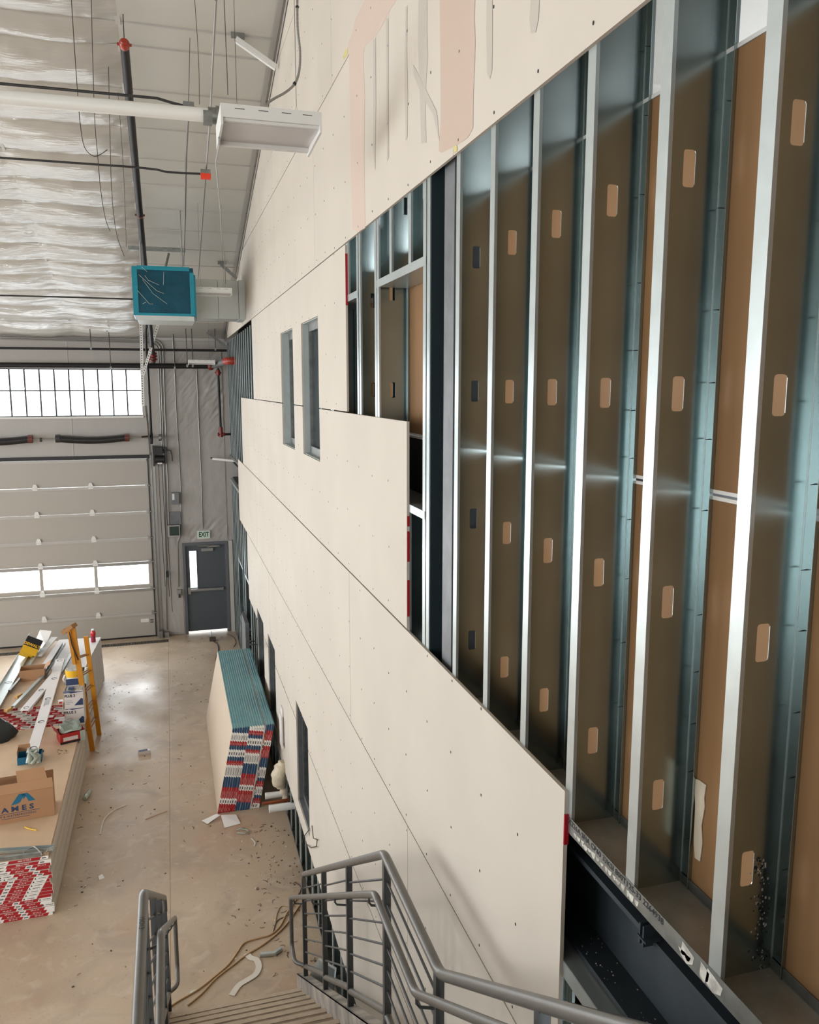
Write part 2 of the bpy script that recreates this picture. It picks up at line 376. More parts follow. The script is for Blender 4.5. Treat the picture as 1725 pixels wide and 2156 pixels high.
mb = MB(); gx = [-.44+.028*i for i in range(60)]; gz = [.02+.03*j for j in range(226)]
def fold(x, z):
    near = max(0, 1-abs(z-5.75)/1.1)*max(0, min(1, (x+.4)/.5)); lo = max(0, 1-abs(z-2.4)/.5)+max(0, 1-z/1.6)*.6*(x < .3)
    u = x*.62+z*.78; v = z*.62-x*.78
    r = noise.noise((u*2.2, v*14, 3.3)) if not (x < .35 and z < 3) else noise.noise((x*15+z*2, z*2, 1.1))
    return YD-.010-.022*(near+.6*lo+.12)*(1-abs(r)*2)*.8-.004*noise.noise((x*5, z*5, 0))
n0 = len(gx); fs_ = []
for j in range(len(gz)-1):
    for i in range(n0-1):
        if XD0-.03 < gx[i]+.014 < XD1+.03 and gz[j] < XDH+.03: continue
        fs_.append((j*n0+i, j*n0+i+1, (j+1)*n0+i+1, (j+1)*n0+i))
mb._add([(x, fold(x, z), z) for z in gz for x in gx], fs_, 0, True); part('insulation_facing', mb, 'vinyl_wall', wf)

# strip window high in the far wall
wn = empty('window_1', ((SW[0]+SW[1])/2, YD, 5.6), kind='structure')
part('window_frame', MB().box(SW[0], SW[1], YD+.0, YD+.12, SW[2]-.0, SW[2]+.03).box(SW[0], SW[1], YD, YD+.12, SW[3]-.02, SW[3]), 'steel_dark', wn)
part('window_sill', MB().box(SW[0], SW[1]+.02, YD-.04, YD, SW[2]-.03, SW[2]+.01), 'white_paint', wn)
x = -.862
while x > SW[0]:
    part('mullion', MB().box(x-.015, x+.015, YD+.03, YD+.07, SW[2], SW[3]), 'steel_dark', wn); x -= .2955
part('mullion', MB().box(SW[0], SW[1], YD+.02, YD+.08, 5.665, 5.695), 'steel_dark', wn)
part('pane', MB().box(SW[0], SW[1], YD+.09, YD+.10, SW[2], SW[3]), 'window_glass', wn)

# sectional overhead door
dz = [0.03, .585, 1.163, 1.80, 2.352, 2.955, 3.557, 4.165]
def overhead(name, x0, x1, glazed_rows, visible=True):
    d = empty(name, ((x0+x1)/2, YD, 0), kind='structure')
    ya, yb = YD+.02, YD+.07
    st = [x1-.09-1.14*k for k in range(1, 5)]
    for i in range(7):
        za, zb = dz[i]+.004, dz[i+1]-.004
        if i in glazed_rows:
            mb = MB(); hs = []; e = [x1-.06]+st; e = [q for q in e if q > x0]+[x0]
            for k in range(len(e)-1): hs.append((e[k+1]+.035, e[k]-.035, za+.10, zb-.07))
            holes_plate(mb, x0, x1, za, zb, hs, lambda m_, a, b, c, dd, mi: m_.box(a, b, ya, yb, c, dd, mi))
            q = part('door_panel', mb, 'door_panel_paint', d)
            for h in hs: part('pane', MB().box(h[0]-.01, h[1]+.01, ya+.02, ya+.026, h[2]-.01, h[3]+.01), 'window_glass', q)
        else:
            mb = MB().box(x0, x1, ya, yb, za, zb); q = part('door_panel', mb, 'door_panel_paint', d)
        # stiffening rail along each joint
        part('stiffener', MB().box(x0, x1-.02, YD-.012, YD+.02, zb-.03, zb+.004).box(x0, x1-.02, YD+.0, YD+.02, zb-.055, zb-.03), 'conduit' if i in (1, 2) else 'seam_tape', d)
    if visible:
        for z in dz[1:3]+dz[3:7]:
            for k in range(0, 4):
                x = x1-.09-1.14*(k+1)
                if x < x0: continue
                mb = MB().prism([(x-.05, YD-.014, z-.045), (x+.05, YD-.014, z-.045), (x+.05, YD-.014, z+.03), (x+.028, YD-.014, z+.09), (x-.028, YD-.014, z+.09), (x-.05, YD-.014, z+.03)], (0, .012, 0))
                mb.cyl((x-.055, YD-.02, z), (x+.055, YD-.02, z), .009, 8)
                part('door_hinge', mb, 'white_paint', d)
            mb = MB().box(x1-.07, x1-.0, YD-.02, YD-.008, z-.05, z+.05); mb.cyl((x1-.03, YD-.04, z), (x1+.05, YD-.04, z), .016, 8)
            part('door_roller', mb, 'conduit', d)
        mb = MB().box(x1-.32, x1-.14, YD+.012, YD+.02, .36, .44); part('spec_label', mb, 'white_paint', d)
        mb = MB().box(x1-.11, x1-.04, YD+.012, YD+.02, .39, .41).box(x1-.11, x1-.04, YD+.012, YD+.02, .34, .36); part('spec_label', mb, 'print_black', d)
        part('bottom_seal', MB().box(x0, x1, YD+.01, YD+.08, .0, .035), 'black', d)
    return d
door1 = overhead('door_1', D1[0], D1[1], (3-1+0,))
# vertical track, curved on into the high-lift track towards the room
tr = [(D1[1]+.06, YD-.05, .0), (D1[1]+.06, YD-.05, 3.9), (D1[1]+.055, YD-.09, 4.25), (D1[1]+.05, YD-.28, 4.62), (D1[1]+.045, YD-.62, 4.98), (D1[1]+.04, YD-1.15, 5.35)]
part('door_track', MB().strip(tr, .055, .035, nrm=(1, 0, 0)), 'galv_dull', door1)
part('track_angle', MB().box(D1[1]+.075, D1[1]+.16, YD-.03, YD-.01, 0, 4.3).box(D1[1]+.075, D1[1]+.085, YD-.10, YD-.01, 0, 4.3), 'conduit', door1)
part('jamb_angle', MB().box(D1[1]-.005, D1[1]+.02, YD-.02, YD+.08, 0, 4.2), 'steel_dark', door1)
door2 = overhead('door_2', D2[0], D2[1], (2, 3, 4, 5, 1, 0, 6), False)

door4 = overhead('door_4', -12.9, -10.3, (2, 3, 4, 5, 1, 0, 6), False)

# exit door
dd = empty('door_3', ((XD0+XD1)/2, YD, 0), kind='structure')
fw = .055
part('door_frame', MB().box(XD0-.01, XD0+fw, YD-.05, YD+.12, 0, XDH+.02).box(XD1-fw, XD1+.01, YD-.05, YD+.12, 0, XDH+.02).box(XD0+fw, XD1-fw, YD-.05, YD+.12, XDH-.045, XDH+.02), 'frame_grey', dd)
l0, l1, lz = XD0+fw-.002, XD1-fw+.002, XDH-.042
mb = MB(); LG = (l0+.09, l0+.245, 1.10, 1.98)
holes_plate(mb, l0, l1, .055, lz, [LG], lambda m_, a, b, c, d_, mi: m_.box(a, b, YD+.0, YD+.045, c, d_, mi))
leaf = part('door_leaf', mb, 'door_grey', dd)
part('pane', MB().box(LG[0], LG[1], YD+.02, YD+.026, LG[2], LG[3]), 'window_glass', leaf)
part('pane_frame', MB().box(LG[0]-.02, LG[0], YD-.01, YD+.0, LG[2]-.02, LG[3]+.02).box(LG[1], LG[1]+.02, YD-.01, YD, LG[2]-.02, LG[3]+.02).box(LG[0], LG[1], YD-.01, YD, LG[3], LG[3]+.02).box(LG[0], LG[1], YD-.01, YD, LG[2]-.02, LG[2]), 'frame_grey', leaf)
mb = MB().box(l0+.03, l0+.09, YD-.07, YD, .97, 1.13).box(l1-.09, l1-.06, YD-.06, YD, 1.02, 1.09)
mb.box(l0+.09, l1-.06, YD-.075, YD-.035, 1.03, 1.085)
part('panic_bar', mb, 'conduit', dd)
mb = MB().box(l0+.36, l0+.63, YD-.06, YD, 1.97, 2.04); mb.cyl((l0+.5, YD-.05, 2.06), (l0+.78, YD-.08, 2.085), .012); mb.cyl((l0+.78, YD-.08, 2.085), (l0+.28, YD-.03, 2.10), .011)
part('door_closer', mb, 'conduit', dd)
sg = empty('exit_sign', (.70, YD-.03, 2.37), 'pale green EXIT sign above the grey exit door', 'sign')
mb = MB().box(.525, .815, YD-.055, YD-.005, 2.27, 2.46); part('sign_housing', mb, 'white_paint', sg)
part('sign_face', MB().box(.535, .805, YD-.058, YD-.055, 2.28, 2.45), 'exit_face', sg)
text('EXIT', .155, (.67, YD-.059, 2.365), (1, 0, 0), (0, 0, 1), 'exit_dark', sg, squeeze=.72, bold=.004)

# outer shell behind and to the left (out of the frame), with the openings that light the hall
mb = MB()
LW = [(-4.5, -.8, 3.8, 8.8), (1.0, 4.7, 3.8, 8.8), (6.5, 10.2, 2.4, 7.4), (12, 15.7, 2, 6.6)]
holes_plate(mb, YB, YD, 0, 14, LW, lambda m_, a, b, c, d, mi: m_.box(XL-.12, XL, a, b, c, d, mi))
wl = solo('wall_left', mb, 'vinyl_wall', (XL, 6, 3), kind='structure')
mb = MB(); BW = [(-11, -7, .6, 5.6), (-5.5, -1.5, .6, 5.6), (3, 7, 5, 8)]
holes_plate(mb, XL, 9, 0, 14, BW, lambda m_, a, b, c, d, mi: m_.box(a, b, YB-.12, YB, c, d, mi))
wb = solo('wall_back', mb, 'vinyl_wall', (0, YB, 3), kind='structure')
for k, h in enumerate(LW):
    wd = empty('window_%d' % (k+10), (XL, (h[0]+h[1])/2, 3), kind='structure')
    part('window_frame', MB().box(XL-.1, XL-.02, h[0], h[1], h[2]-.03, h[2]+.05).box(XL-.1, XL-.02, h[0], h[1], 3.0, 3.06).box(XL-.1, XL-.02, (h[0]+h[1])/2-.03, (h[0]+h[1])/2+.03, h[2], h[3]), 'steel_dark', wd)
for k, h in enumerate(BW):
    wd = empty('window_%d' % (k+20), ((h[0]+h[1])/2, YB, 3), kind='structure')
    part('window_frame', MB().box(h[0], h[1], YB-.1, YB-.02, h[2]-.03, h[2]+.05).box((h[0]+h[1])/2-.03, (h[0]+h[1])/2+.03, YB-.1, YB-.02, h[2], h[3]), 'steel_dark', wd)

# ------------------------------------------------------------------ right wall: studs, track, boards
wr = empty('wall_right', (1.4, 8, 0), kind='structure')
def clip_roof(pts):
    out = []; f = lambda q: roofz(q[0])-.02-q[1]
    for i in range(len(pts)):
        a, b = pts[i], pts[(i+1) % len(pts)]; fa, fb = f(a), f(b)
        if fa >= 0: out.append(a)
        if (fa >= 0) != (fb >= 0): t = fa/(fa-fb); out.append((a[0]+(b[0]-a[0])*t, a[1]+(b[1]-a[1])*t))
    return out
G = .0022
def board(y0, y1, z0, z1, holes=(), x=W, name='drywall_panel', m='board', cliproof=False, t=.016):
    dx = RND.uniform(0, .0012); mb = MB()
    if cliproof:
        pts = clip_roof([(y0+G, z0+G), (y1-G, z0+G), (y1-G, z1-G), (y0+G, z1-G)])
        if len(pts) < 3: return
        mb.prism([(x+dx, a, b) for a, b in pts][::-1], (t-dx, 0, 0))
    else:
        holes_plate(mb, y0+G, y1-G, z0+G, z1-G, holes, lambda m_, a, b, c, d, mi: m_.box(x+dx, x+t, a, b, c, d, mi))
    return part(name, mb, m, wr)
WIN = [(8.80, 9.76, 5.085, 6.38), (7.27, 8.22, 5.09, 6.38)]
LWIN = [(12.60, 13.57, .84, 2.06), (11.15, 12.0, .84, 2.08), (8.31, 9.17, .84, 2.10)]
# rows from the bottom up
for a, b in ((2.44, 4.45), (4.45, 8.06), (8.06, 11.66), (11.66, 15.0)): board(a, b, 1.86, 3.095, LWIN)
for a, b in ((2.44, 6.2), (6.2, 9.9), (9.9, 13.6)): board(a, b, .63, 1.85, LWIN)
for a, b in ((2.446, 6.08), (6.08, 9.62), (9.62, 13.2), (13.2, 16.62)): board(a, b, 3.10, 4.335)
for a, b in ((4.462, 8.22), (8.22, 11.8), (11.8, 15.42)): board(a, b, 4.343, 5.567, WIN)
for a, b in ((6.083, 9.76), (9.76, 13.09)): board(a, b, 5.573, 6.797, WIN)
for a, b in ((-3.6, .04), (.04, 3.70), (3.70, 7.36), (7.36, 11.02), (11.02, 14.7), (14.7, 18.45)): board(a, b, 6.803, 8.02, cliproof=True)
for a, b in ((-4.5, -.8), (-.8, 2.85), (2.85, 6.51), (6.51, 10.17), (10.17, 13.8), (13.8, 17.5)): board(a, b, 8.025, 9.24, cliproof=True)
for a, b in ((-6.5, -2.9), (-2.9, .7), (.7, 4.4), (4.4, 8.0), (8.0, 11.7)): board(a, b, 9.245, 10.46, cliproof=True)
for a, b in ((-6.5, -2.9), (-2.9, .7), (.7, 4.4), (4.4, 8.0)): board(a, b, 10.465, 13.4, cliproof=True)
board(-6.9, -.9, 0, 3.6); board(-6.9, -.9, 4.2, 6.79)

def stud_mesh(name, h, dep, mats, fl_=.05, lip=.0125, holes=True, z_first=.31):
    t = .0014; mb = MB()
    mb.box(0, t, 0, fl_, 0, h); mb.box(dep-t, dep, 0, fl_, 0, h, 1)
    mb.box(t, lip, 0, t, 0, h); mb.box(dep-lip, dep-t, 0, t, 0, h, 1)
    a, b = fl_-t, fl_; c = dep/2; hw, hh = .019, .05
    if holes:
        mb.box(t, c-hw, a, b, 0, h, 1); mb.box(c+hw, dep-t, a, b, 0, h, 1)
        z = 0; zc = z_first
        while zc < h:
            mb.box(c-hw, c+hw, a, b, z, zc-hh, 1); z = zc+hh
            for sx in (-1, 1):
                for sz in (-1, 1):
                    X0, Z0 = c+sx*hw, zc+sz*hh; k = .008
                    mb.prism([(X0, a, Z0), (X0-sx*k, a, Z0), (X0-sx*k*.3, a, Z0-sz*k*.3), (X0, a, Z0-sz*k)], (0, t, 0), 1)
            for (p0, p1) in (((c+hw-.0008, a-.0015, zc-hh+.008), (c+hw, a, zc+hh-.008)),):
                mb.box(p0[0], p1[0], p0[1], p1[1], p0[2], p1[2], 0)
            zc += .62
        mb.box(c-hw, c+hw, a, b, z, h, 1)
    else: mb.box(t, dep-t, a, b, 0, h, 1)
    mb.box(dep-.0042, dep-t, a-.0016, a, 0, h); mb.box(dep-lip, dep-lip+.0012, -.0006, 0, 0, h)  # brighter strips added as the light line on back corner and lip edge
    return mb.mesh(name, mats)
DEP = XB-XS
stU = stud_mesh('metal_stud', 4.4, DEP, ['galv', 'galv_web'])
stS = stud_mesh('cripple_stud', 1.4, DEP, ['galv', 'galv_web'], z_first=.42)
stL = stud_mesh('metal_stud', 3.64, .152, ['galv', 'galv_web'])
stL2 = stud_mesh('cripple_stud', .80, .152, ['galv', 'galv_web'], holes=False)
stL3 = stud_mesh('cripple_stud', 1.56, .152, ['galv', 'galv_web'], holes=False)
ZT = 4.19
near = [-.86, -.45, -.04, .37, .78, 1.19, 1.599, 2.011, 2.422, 2.822, 3.232, 3.648]
for y in near+[4.092, 4.160, 5.152, 5.215, 5.667, 5.74]: inst('metal_stud', stU, wr, (XS, y, ZT))
for y in (4.435, 4.84): inst('cripple_stud', stS, wr, (XS, y, 6.41))
for y in (6.04,): inst('cripple_stud', stS, wr, (XS, y, 6.41))
for y in (6.69, 6.76): inst('metal_stud', stU, wr, (XS, y, ZT))
y = 12.75
while y < 19.1: inst('metal_stud', stU, wr, (XS, y, ZT)) if roofz(y) > 8.6 else inst('metal_stud', (stF if 'stF' in globals() else globals().setdefault('stF', stud_mesh('metal_stud', 2.55, DEP, ['galv', 'galv_web']))), wr, (XS, y, ZT)); y += .406
FO = [(14.95, 15.93), (16.5, 17.58)]; LO = [(h[0], h[1]) for h in LWIN]+FO
y = 1.0
while y < 19.15:
    hit = [o_ for o_ in LO if o_[0]-.06 < y < o_[1]-.0]
    if hit:
        inst('cripple_stud', stL2, wr, (XS, y, .02)); inst('cripple_stud', stL3, wr, (XS, y, 2.10))
    else: inst('metal_stud', stL, wr, (XS, y, .02))
    y += .406
for a, b in LO:
    for yy in (a-.055, b+.003): inst('metal_stud', stL, wr, (XS, yy, .02))
    part('header_track', MB().box(XS-.002, XS+.0005, a-.05, b+.05, 2.075, 2.13).box(XS, XS+.152, a, b, 2.075, 2.078), 'galv', wr)
    part('sill_track', MB().box(XS-.002, XS+.0005, a-.05, b+.05, .79, .835).box(XS, XS+.152, a, b, .832, .835), 'galv', wr)
part('base_track', MB().box(XS-.002, XS-.0005, 2.4, 19.2, .0, .04).box(XS, XS+.152, .9, 19.2, 0, .012), 'galv_dull', wr)
part('top_track', MB().box(XS-.002, XS-.0005, .5, 19.2, 3.60, 3.662).box(XS, XS+.152, .5, 19.2, 3.660, 3.664), 'galv', wr)
# deck-level track that carries the tall studs
part('floor_track', MB().box(XS, XB+.002, -1.0, 4.05, ZT-.004, ZT).box(XS, XB+.002, 4.05, 19.2, ZT-.004, ZT), 'galv_dusty', wr)
part('track_leg', MB().box(XS-.0022, XS-.0006, -1.0, 4.05, ZT-.012, ZT+.05).box(XB-.006, XB-.004, -1.0, 3.9, ZT, ZT+.032), 'galv_dull', wr)
part('track_leg', MB().box(XS-.0022, XS-.0006, 4.05, 19.2, ZT-.012, ZT+.045), 'galv_dull', wr)
# upper window openings still open in the framing
for (a, b, z) in ((4.213, 5.150, 6.385), (5.795, 6.69, 6.385)):
    part('header_track', MB().box(XS-.003, XS-.001, a-.06, b+.05, z, z+.048).box(XS, XB, a, b, z, z+.003).box(XB-.002, XB, a, b, z, z+.04), 'galv', wr, 'header of bare metal window opening')
    part('sill_track', MB().box(XS-.003, XS-.001, a-.05, b+.05, 5.045, 5.09).box(XS, XB, a, b, 5.087, 5.09), 'galv', wr)
    for yy in (a+.25, a+.6): inst('cripple_stud', stL2, wr, (XS, yy, 4.25))
mb = MB().box(XB-.19, XB-.02, 4.0, 4.09, 4.2, 8)
# steel column between the tall studs and the window opening
part('steel_column', MB().box(1.345, 1.475, 3.805, 3.95, 3.0, 9.5), 'primer_grey', wr, 'grey primed steel column')
# boards on the room side of the tall studs, seen from their brown back
BX = XB+.001
for a, b in ((-1.2, 2.1), (2.1, 3.70)):
    board(a, b, 5.452, 6.665, x=BX, name='back_panel', m='board_back'); board(a, b, 4.215, 5.446, x=BX, name='back_panel', m='board_back')
board(3.97, 7.1, 5.452, 6.60, x=BX, name='back_panel', m='board_back')
board(3.97, 7.1, 4.215, 5.446, x=BX, name='back_panel', m='void')  # void black here paints the darkness behind the open framing
part('gap_shade', MB().box(XB-.02, XB, 3.95, 4.09, 4.2, 9.4).box(XS+.004, XB, 4.083, 4.0905, 4.2, 9.4), 'deep_teal', wr)  # dark sheets added to paint the shade in the gap beside the column
for a, b in ((-1.2, 3.78), (3.97, 7.1)):
    part('paper_joint', MB().box(BX-.001, BX, a, b, 5.434, 5.445).box(BX-.001, BX, a, b, 5.453, 5.464), 'tape_white', wr)
part('top_cap', MB().box(BX-.004, BX+.02, -1.2, 3.78, 6.664, 6.676), 'white_paint', wr)
# torn facing paper on the back panel
tp = [(1463, 1640), (1472, 1642), (1487, 1653), (1483, 1680), (1484, 1700), (1477, 1740), (1479, 1775), (1474, 1814), (1463, 1806), (1461, 1770), (1464, 1700)]
pts = [P(a, b, X=BX-.004) for a, b in tp]
mb = MB().prism(pts, (.003, 0, 0))
part('torn_paper', mb, 'bag_cream', wr, 'torn white foil strip')
# screw tips through the back flange
mb = MB()
for y in near[5:9]:
    z = 4.35
    while z < 7.2:
        zz = z+jit(.03); yy = y+.022+jit(.008); mb.cyl((XB-.0014, yy, zz), (XB-.018, yy+jit(.002), zz-.001), .0022, 5, r2=.0006); z += RND.choice((.17, .2, .3, .22))
part('screw_tip', mb, 'steel_dark', wr, kind='stuff')
# drywall screws
mb = MB()
def screwcol(y, z0, z1):
    z = z0+.04
    while z < z1:
        if not any(h[0]-.01 < y < h[1]+.01 and h[2]-.01 < z < h[3]+.01 for h in WIN+LWIN):
            yy, zz = y+jit(.012), z+jit(.02); mb.prism([(W-.0012, yy+.005*math.cos(a), zz+.007*math.sin(a)) for a in [k*math.pi/3 for k in range(6)]], (.002, 0, 0))
        z += .40+jit(.03)
for k in range(30):
    y = 2.85+.406*k
    if y > 2.5: screwcol(y, 3.1, 4.33); screwcol(y, 1.87, 3.09)
    if y > 4.5 and y < 15.3: screwcol(y, 4.35, 5.56)
    if 6.1 < y < 13: screwcol(y, 5.58, 6.79)
for k in range(40):
    y = 1.6+.406*k
    if y < 18: screwcol(y, 6.81, 8.0)
    if y < 13: screwcol(y, 8.04, 9.2)
part('screw_head', mb, 'steel_dark', wr, kind='stuff')
# red end tape left on board edges
part('edge_tape', MB().box(W-.0006, W+.017, 6.0795, 6.0835, 6.36, 6.73), 'tape_red', wr)
part('edge_tape', MB().box(W+.002, W+.0165, 4.4605, 4.4635, 4.42, 4.64).box(W+.002, W+.0165, 4.4605, 4.4635, 4.75, 4.93).box(W+.002, W+.0165, 4.4605, 4.4635, 4.96, 5.02), 'tape_red', wr)
part('edge_tape', MB().box(W-.0006, W+.017, 2.4405, 2.4475, 4.13, 4.245), 'tape_red', wr)

# plaster and paint swatches on the upper boards
def swatch(pix, m):
    pts = [P(a, b, X=W-.0006) for a, b in pix]
    global NSW; NSW = globals().get('NSW', 0)+1
    pts = [(q[0]+.0004-.0001*NSW, q[1], q[2]) for q in pts]
    o_ = part('paint_patch', MB().prism(pts, (.0001, 0, 0)), m, wr)
swatch([(735, 110), (733, 90), (742, 70), (748, 40), (768, 0), (835, 0), (822, 20), (800, 62), (786, 80), (768, 98), (765, 115), (768, 200), (767, 330), (769, 480), (752, 489), (742, 480), (737, 300), (736, 200)], 'stain_pink')
swatch([(926, 0), (1000, 0), (999, 40), (1001, 90), (997, 200), (996, 270), (985, 290), (962, 306), (930, 322), (924, 318), (928, 250), (927, 100)], 'stain_tan')
swatch([(881, 0), (900, 0), (899, 60), (901, 120), (897, 180), (896, 240), (898, 300), (887, 302), (884, 200), (880, 90)], 'stain_grey')
swatch([(1025, 0), (1037, 0), (1037, 100), (1036, 150), (1031, 167), (1026, 155), (1024, 60)], 'stain_grey')
swatch([(1118, 0), (1136, 0), (1134, 40), (1128, 68), (1118, 70), (1115, 40)], 'stain_grey')
swatch([(854, 15), (858, 12), (857, 100), (859, 200), (858, 290), (854, 296), (852, 150)], 'stain_grey')
swatch([(870, 136), (878, 150), (905, 205), (920, 235), (926, 300), (912, 240), (890, 205), (872, 160)], 'stain_grey')
swatch([(813, 40), (818, 38), (818, 200), (819, 330), (815, 340), (814, 150)], 'stain_grey')
swatch([(786, 85), (791, 80), (792, 220), (790, 360), (786, 320)], 'stain_grey')
swatch([(727, 107), (733, 100), (732, 114), (724, 126), (722, 120)], 'stain_yellow')
swatch([(955, 309), (962, 306), (963, 318), (957, 322)], 'stain_yellow')

# printed code and plaster splashes on the deck track
text('X226A SFIA CP60 33KSI 800T125-33 2264938', .0275, (XS-.0026, 2.145, ZT+.034), (0, -1, 0), (0, 0, 1), 'print_black', wr, name='printed_code', squeeze=1.12, bold=.0003)
rr = random.Random(3)
def splash(y0, y1, n_):
    mb = MB()
    for k in range(n_):
        y = y0+(y1-y0)*k/n_; w_ = .018+rr.random()*.02; h0 = ZT+.012+rr.random()*.006; h1 = ZT-.01+rr.random()*.012
        mb.prism([(XS-.003, y, h0), (XS-.003, y+w_, h0-.003), (XS-.003, y+w_*.8, h1+.006), (XS-.003, y+w_*.5, h1), (XS-.003, y+w_*.2, h1+.004)], (.0005, 0, 0))
    part('plaster_splash', mb, 'dusty_white', wr)
splash(1.98, 2.40, 16); splash(1.72, 1.76, 2)
mb = MB()
for (yc, w_) in ((1.735, .03), (1.62, .035), (1.66, .02)):
    mb.prism([(XS-.003, yc-w_, ZT+.03), (XS-.003, yc+w_*.8, ZT+.042), (XS-.003, yc+w_, ZT-.002), (XS-.003, yc+w_*.1, ZT-.012), (XS-.003, yc-w_*.8, ZT+.004)], (.0005, 0, 0))
part('plaster_splash', mb, 'dusty_white', wr)
mb = MB()
for _ in range(60):
    y = rr.uniform(1.0, 2.5); x = rr.uniform(XS+.02, XB-.02); r_ = rr.uniform(.0008, .003)
    mb.box(x, x+r_*1.3, y, y+r_*1.6, ZT, ZT+r_*.5)
part('crumbs', mb, 'dusty_white', wr, kind='stuff')

mb = MB()
for _ in range(150):
    q = P(1608+rr.gauss(0, 9)-(_ % 3)*4, rr.uniform(1800, 2050), Y=1.6470); r_ = rr.uniform(.0008, .0028)
    mb.box(q[0]-r_, q[0]+r_, q[1]-.0004, q[1], q[2]-r_*1.4, q[2]+r_*1.4, rr.randint(0, 1))
part('corrosion_spots', mb, ['dusty_white', 'steel_dark'], wr, kind='stuff')

# I-beam, slab and void under the upper deck
part('deck_slab', MB().box(1.44, 9, YB, YD, 4.06, ZT-.006), 'beam_dark', wr)
mb = MB().box(1.385, 1.615, -1, YD, 4.03, 4.05).box(1.492, 1.508, -1, YD, 3.69, 4.03).box(1.38, 1.62, -1, YD, 3.672, 3.69)
bmn = part('steel_beam', mb, 'beam_dark', wr, 'dark steel beam under the deck')
mb = MB()
for _ in range(70):
    y = rr.uniform(1.6, 2.5); x = rr.uniform(1.385, 1.485); r_ = rr.uniform(.0008, .0035); mb.box(x, x+r_, y, y+r_*1.5, 3.69, 3.69+r_*.5)
part('crumbs', mb, 'dusty_white', bmn, kind='stuff')
part('beam_bracket', MB().box(1.35, 1.385, 2.02, 2.027, 4.03, 4.10).box(1.35, 1.385, 2.0, 2.007, 4.03, 4.10).box(1.345, 1.40, 1.98, 2.03, 4.055, 4.06), 'beam_dark', wr)
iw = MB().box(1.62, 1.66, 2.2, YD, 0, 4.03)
solo('lower_dark_sheet', iw, 'void', (1.64, 8, 2), kind='structure')  # black sheet painting the darkness behind the lower studs
solo('upper_dark_sheet', MB().box(1.56, 1.60, 7.1, YD, 4.2, 11).box(1.50, 1.515, 3.71, 3.80, 4.2, 9.5), 'void', (1.58, 10, 6), kind='structure')  # black sheets added so the rooms and column gap read as unlit
solo('wall_room', MB().box(1.61, 1.63, 7.1, YD, 4.2, 11).box(1.6, 9, YD, YD+.1, 4.2, 8), 'drywall_white', (4, 12, 6), kind='structure')
solo('wall_side', MB().box(8.95, 9.05, YB, YD, 0, 14), 'drywall_white', (9, 0, 6), kind='structure')

# finished window openings in the boarded wall
def deepwin(n, y0, y1, z0, z1, xg, frame='jamb_steel'):
    o_ = empty('window_%d' % n, (W+.1, (y0+y1)/2, (z0+z1)/2), kind='structure')
    part('jamb', MB().box(W+.017, xg, y1-.006, y1+.02, z0, z1).box(W+.017, xg, y0-.02, y0+.006, z0, z1), frame, o_)
    part('window_head', MB().box(W+.017, xg, y0, y1, z1-.006, z1+.02), frame, o_)
    part('window_sill', MB().box(W+.017, xg, y0, y1, z0-.02, z0+.006), frame, o_)
    f_ = .05; a, b = xg-.03, xg+.02
    part('window_frame', MB().box(a, b, y0, y1, z0, z0+f_*1.6).box(a, b, y0, y1, z1-f_*1.6, z1).box(a, b, y0, y0+f_, z0+f_*1.6, z1-f_*1.6).box(a, b, y1-f_, y1, z0+f_*1.6, z1-f_*1.6), 'galv_dull', o_)
    part('pane', MB().box(xg-.004, xg+.004, y0+f_, y1-f_, z0+f_*1.6, z1-f_*1.6), 'dark_glass', o_)
deepwin(2, 8.80, 9.76, 5.085, 6.38, 1.425); deepwin(3, 7.27, 8.22, 5.09, 6.38, 1.40)
for i, h in enumerate(LWIN): deepwin(4+i, h[0], h[1], h[2], h[3], 1.40, 'primer_grey')

# ------------------------------------------------------------------ staircase and guards
SX0, SX1 = -.23, 1.0
RISE = .173; RUN = .266
st = empty('staircase', (.4, 4, 0), 'steel staircase with dusty plank-like treads going down beside the boarded wall', 'staircase')
def nose(k): return 6.875-(k-1)*RUN if k <= 13 else 2.85-(k-14)*RUN
for k in range(1, 25):
    z = RISE*k; yn = nose(k)
    if k == 13:
        mb = MB().box(SX0+.01, SX1-.03, nose(14)-.02, yn, z-.04, z); mb.box(SX0+.01, SX1-.03, yn-.012, yn, z-.17, z-.04)
        part('landing_plate', mb, 'stair_dust', st); continue
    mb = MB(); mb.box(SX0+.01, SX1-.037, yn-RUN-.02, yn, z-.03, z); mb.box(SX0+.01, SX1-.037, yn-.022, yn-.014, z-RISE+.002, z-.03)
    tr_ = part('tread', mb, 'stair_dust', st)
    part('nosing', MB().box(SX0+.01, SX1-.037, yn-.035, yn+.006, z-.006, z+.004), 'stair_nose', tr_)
SL = RISE/RUN
